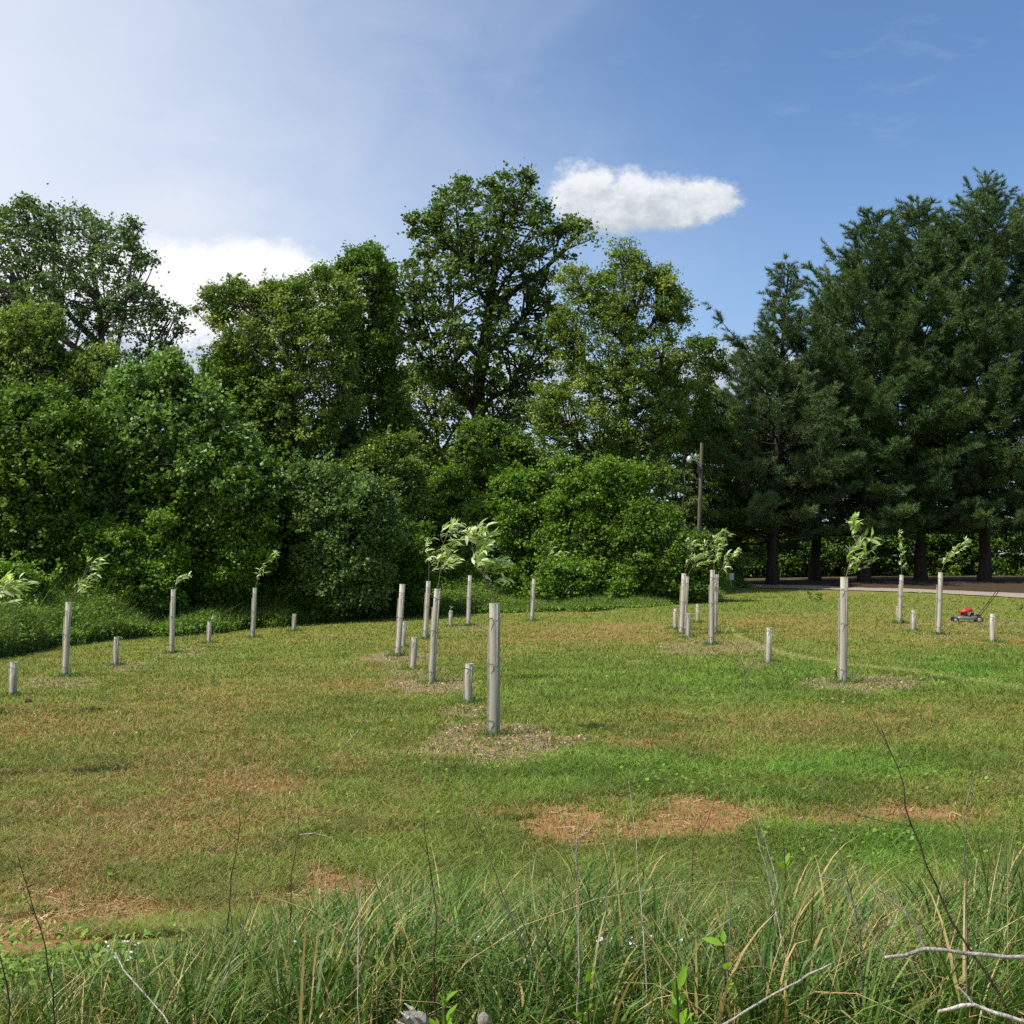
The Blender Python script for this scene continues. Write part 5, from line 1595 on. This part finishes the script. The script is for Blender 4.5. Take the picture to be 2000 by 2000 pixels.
stalk('dry_stem', [(1410, 2010), (1420, 1930), (1425, 1800), (1435, 1680), (1445, 1560)], 3.60, 0.0024, 0.0010, 'twig', 'thin brown stem right of the forked dark stalk', 'dry stem', TS, seed=15)
stalk('dry_stem', [(1160, 2010), (1170, 1900), (1185, 1780), (1192, 1640)], 3.70, 0.0024, 0.0010, 'twig', 'thin straight stem right of the grey-brown stalk', 'dry stem', TS, seed=16)
stalk('dry_stem', [(1680, 1830), (1665, 1760), (1645, 1680), (1620, 1590), (1606, 1530)], 3.70, 0.0034, 0.0011, 'twig', 'feathery brown stem between the cream pair and the tall dark stalk', 'dry stem', TS, side=8, seed=17)
stalk('fallen_cane', [(1408, 2005), (1480, 1960), (1560, 1915), (1630, 1880)], [3.25, 3.3, 3.35, 3.4], .0036, .0026, 'stake', 'tan cane lying aslant on the grass at the lower right', 'dry stem', TS, seed=18, ground_it=False)
stalk('fallen_cane', [(340, 2010), (300, 1960), (260, 1920), (225, 1860)], [3.25, 3.3, 3.3, 3.35], .0025, .0018, 'paledeadwood', 'pale bent stem leaning in the lower left corner', 'dry stem', TS, seed=19)
# grey dead branches at the right
stalk('dead_branch', [(2080, 1880), (2000, 1868), (1950, 1866), (1880, 1860), (1818, 1851), (1775, 1862), (1728, 1870)], 3.05, .0058, .0042, 'deadwood', 'grey dead branch with a long forked twig, lying at the right', 'branch', None,
      sub=[([(1816, 1850), (1790, 1805), (1745, 1762), (1700, 1722), (1686, 1700)], .0036, .0015), ([(1697, 1723), (1640, 1720), (1588, 1711)], .002, .0012)], seed=21, ground_it=False)
stalk('dead_branch', [(2040, 2010), (1985, 1990), (1940, 1975), (1902, 1964), (1870, 1968), (1832, 1976)], 3.0, .0056, .0040, 'paledeadwood', 'pale dead branch in the lower right corner', 'branch', None,
      sub=[([(1902, 1964), (1888, 1945), (1872, 1928)], .0035, .002)], seed=22, ground_it=False)
stalk('fallen_branch', [(634, 1515), (650, 1487), (668, 1460), (688, 1440), (702, 1426)], [ground_px(634, 1517)[1], ground_px(650, 1489)[1], ground_px(668, 1462)[1], ground_px(688, 1443)[1], ground_px(702, 1430)[1]],
      .009, .005, 'paledeadwood', 'pale broken branch lying on the brown lawn', 'branch', None, side=5, seed=23, ground_it=False)
stalk('bent_stem', [(1456, 1335), (1452, 1300), (1442, 1272), (1431, 1258)], 18.6, .009, .005, 'twig', 'thin tan bent stem on the lawn left of the lone short shelter', 'dry stem', TS, seed=24)
stalk('bent_stem', [(1101, 1392), (1102, 1375), (1104, 1362)], 15.8, .005, .003, 'twig', 'short dry stem in the lawn right of the nearest shelter', 'dry stem', TS, seed=25)
stalk('bent_grass', [(1885, 1640), (1882, 1580), (1898, 1530), (1915, 1505), (1945, 1510), (1972, 1522)], 3.40, 0.0034, 0.0012, 'weedstem' if 'weedstem' in M else 'twig',
      'grass stem with a folded tip at the right border', 'dry stem', TS, seed=26)
stalk('bramble_stem', [(585, 1630), (615, 1627), (635, 1632), (650, 1638)], 7.6, .004, .003, 'deadwood', 'short arched twig over a dark hollow in the lawn', 'branch', None, seed=27, ground_it=False)


# leafy lime plants at the bottom
def lime(px, py, D, n, leafL, label, seed, spread=.05, mat='lime', H=.16):
    g = np.random.default_rng(seed)
    b = onground(px, D)
    tipc = at(px, py, D)
    e = empty('leafy_plant', b, label, 'plant', 'fresh green leafy plants in the foreground')
    mb = MB(); q = bez(b, (b + tipc) / 2 + [.01, 0, 0], tipc, 10); mb.tube(q, np.linspace(.004, .002, 10), 5); mb.build('stem', M['darkstem'], e, b, True)
    t = g.uniform(.55, 1, n)
    P = np.stack([np.interp(t, np.linspace(0, 1, 10), q[:, k]) for k in range(3)], -1)
    d = g.normal(0, 1, (n, 3)) * [1, .6, .3] + [0, 0, .9]
    L = leafL * g.uniform(.7, 1.15, n)
    v_, f_, rep = bigleaves(P, d, L, L * .42, g, .15)
    mesh_np('leaves', v_, f_, M[mat], e, {'v': ('FACE', np.repeat(g.random(n), rep))}, True, b)


lime(868, 1955, 3.2, 8, .06, 'lime green leaves at the foot of the dark straight stalk', 1)
lime(848, 1990, 3.15, 6, .045, 'second lime green sprout, low beside the log end', 2)
lime(1320, 1910, 3.3, 10, .06, 'lime green broad leaves below the bare soil patch', 3)
lime(1412, 1840, 3.5, 4, .055, 'narrow fresh leaf sprout right of the broad-leaved one', 4)
lime(1145, 1900, 3.4, 5, .05, 'small fresh leaves beside the grey-brown stalk', 5)
lime(1530, 1640, 5.6, 4, .07, 'bright leaf pair in front of the lawn at right', 6)

# log end and a round stump knob at the bottom edge
b = at(800, 2004, 3.2); gzz = float(gz(b[0], b[1]))
base = np.array([b[0], b[1], gzz])
root = empty('broken_log', base, 'weathered broken log end sticking up at the bottom edge', 'log')
mb = MB(); p0 = at(845, 2040, 3.25); p1 = at(814, 1996, 3.2); p2 = at(784, 1982, 3.18)
mb.tube(np.array([[p0[0] + .1, p0[1], gzz - .02], p0, p1, p2]), [.042, .038, .03, .010], 9); mb.build('wood', M['deadwood'], root, base)
mb = MB()
for k in range(5):
    e_ = p2 + np.array([-.012 * k + .03, -.01, -.02 * k + .015]); mb.tube(np.array([e_, e_ + [-.022, 0, .018]]), [.007, .001], 4)
mb.build('splinter', M['paledeadwood'], root, base)
b = at(945, 1992, 3.2); gzz = float(gz(b[0], b[1])); base = np.array([b[0], b[1], gzz])
root = empty('stump_knob', base, 'rounded brown knob of wood right of the log end', 'log')
mb = MB(); mb.tube(np.array([[b[0], b[1], gzz - .02], b - [0, 0, .02], b, b + [0, 0, .012], b + [0, 0, .02]]), [.014, .014, .017, .013, .003], 10); mb.build('wood', M['deadwood'], root, base, True)

# dark clod and droppings-like lump on the left lawn
b = ground_px(55, 1376)
mb = MB(); a = np.linspace(0, 1, 6)
mb.tube(b + np.stack([np.linspace(-.05, .06, 7), 0 * np.linspace(0, 1, 7), .035 + .015 * np.sin(np.linspace(0, 3, 7))], -1), [.008, .032, .038, .034, .03, .02, .006], 7)
o = mb.build('earth_clod', M['darkstem'], None, b, False); tag(o, 'small dark clod on the lawn near the left border', 'clod')
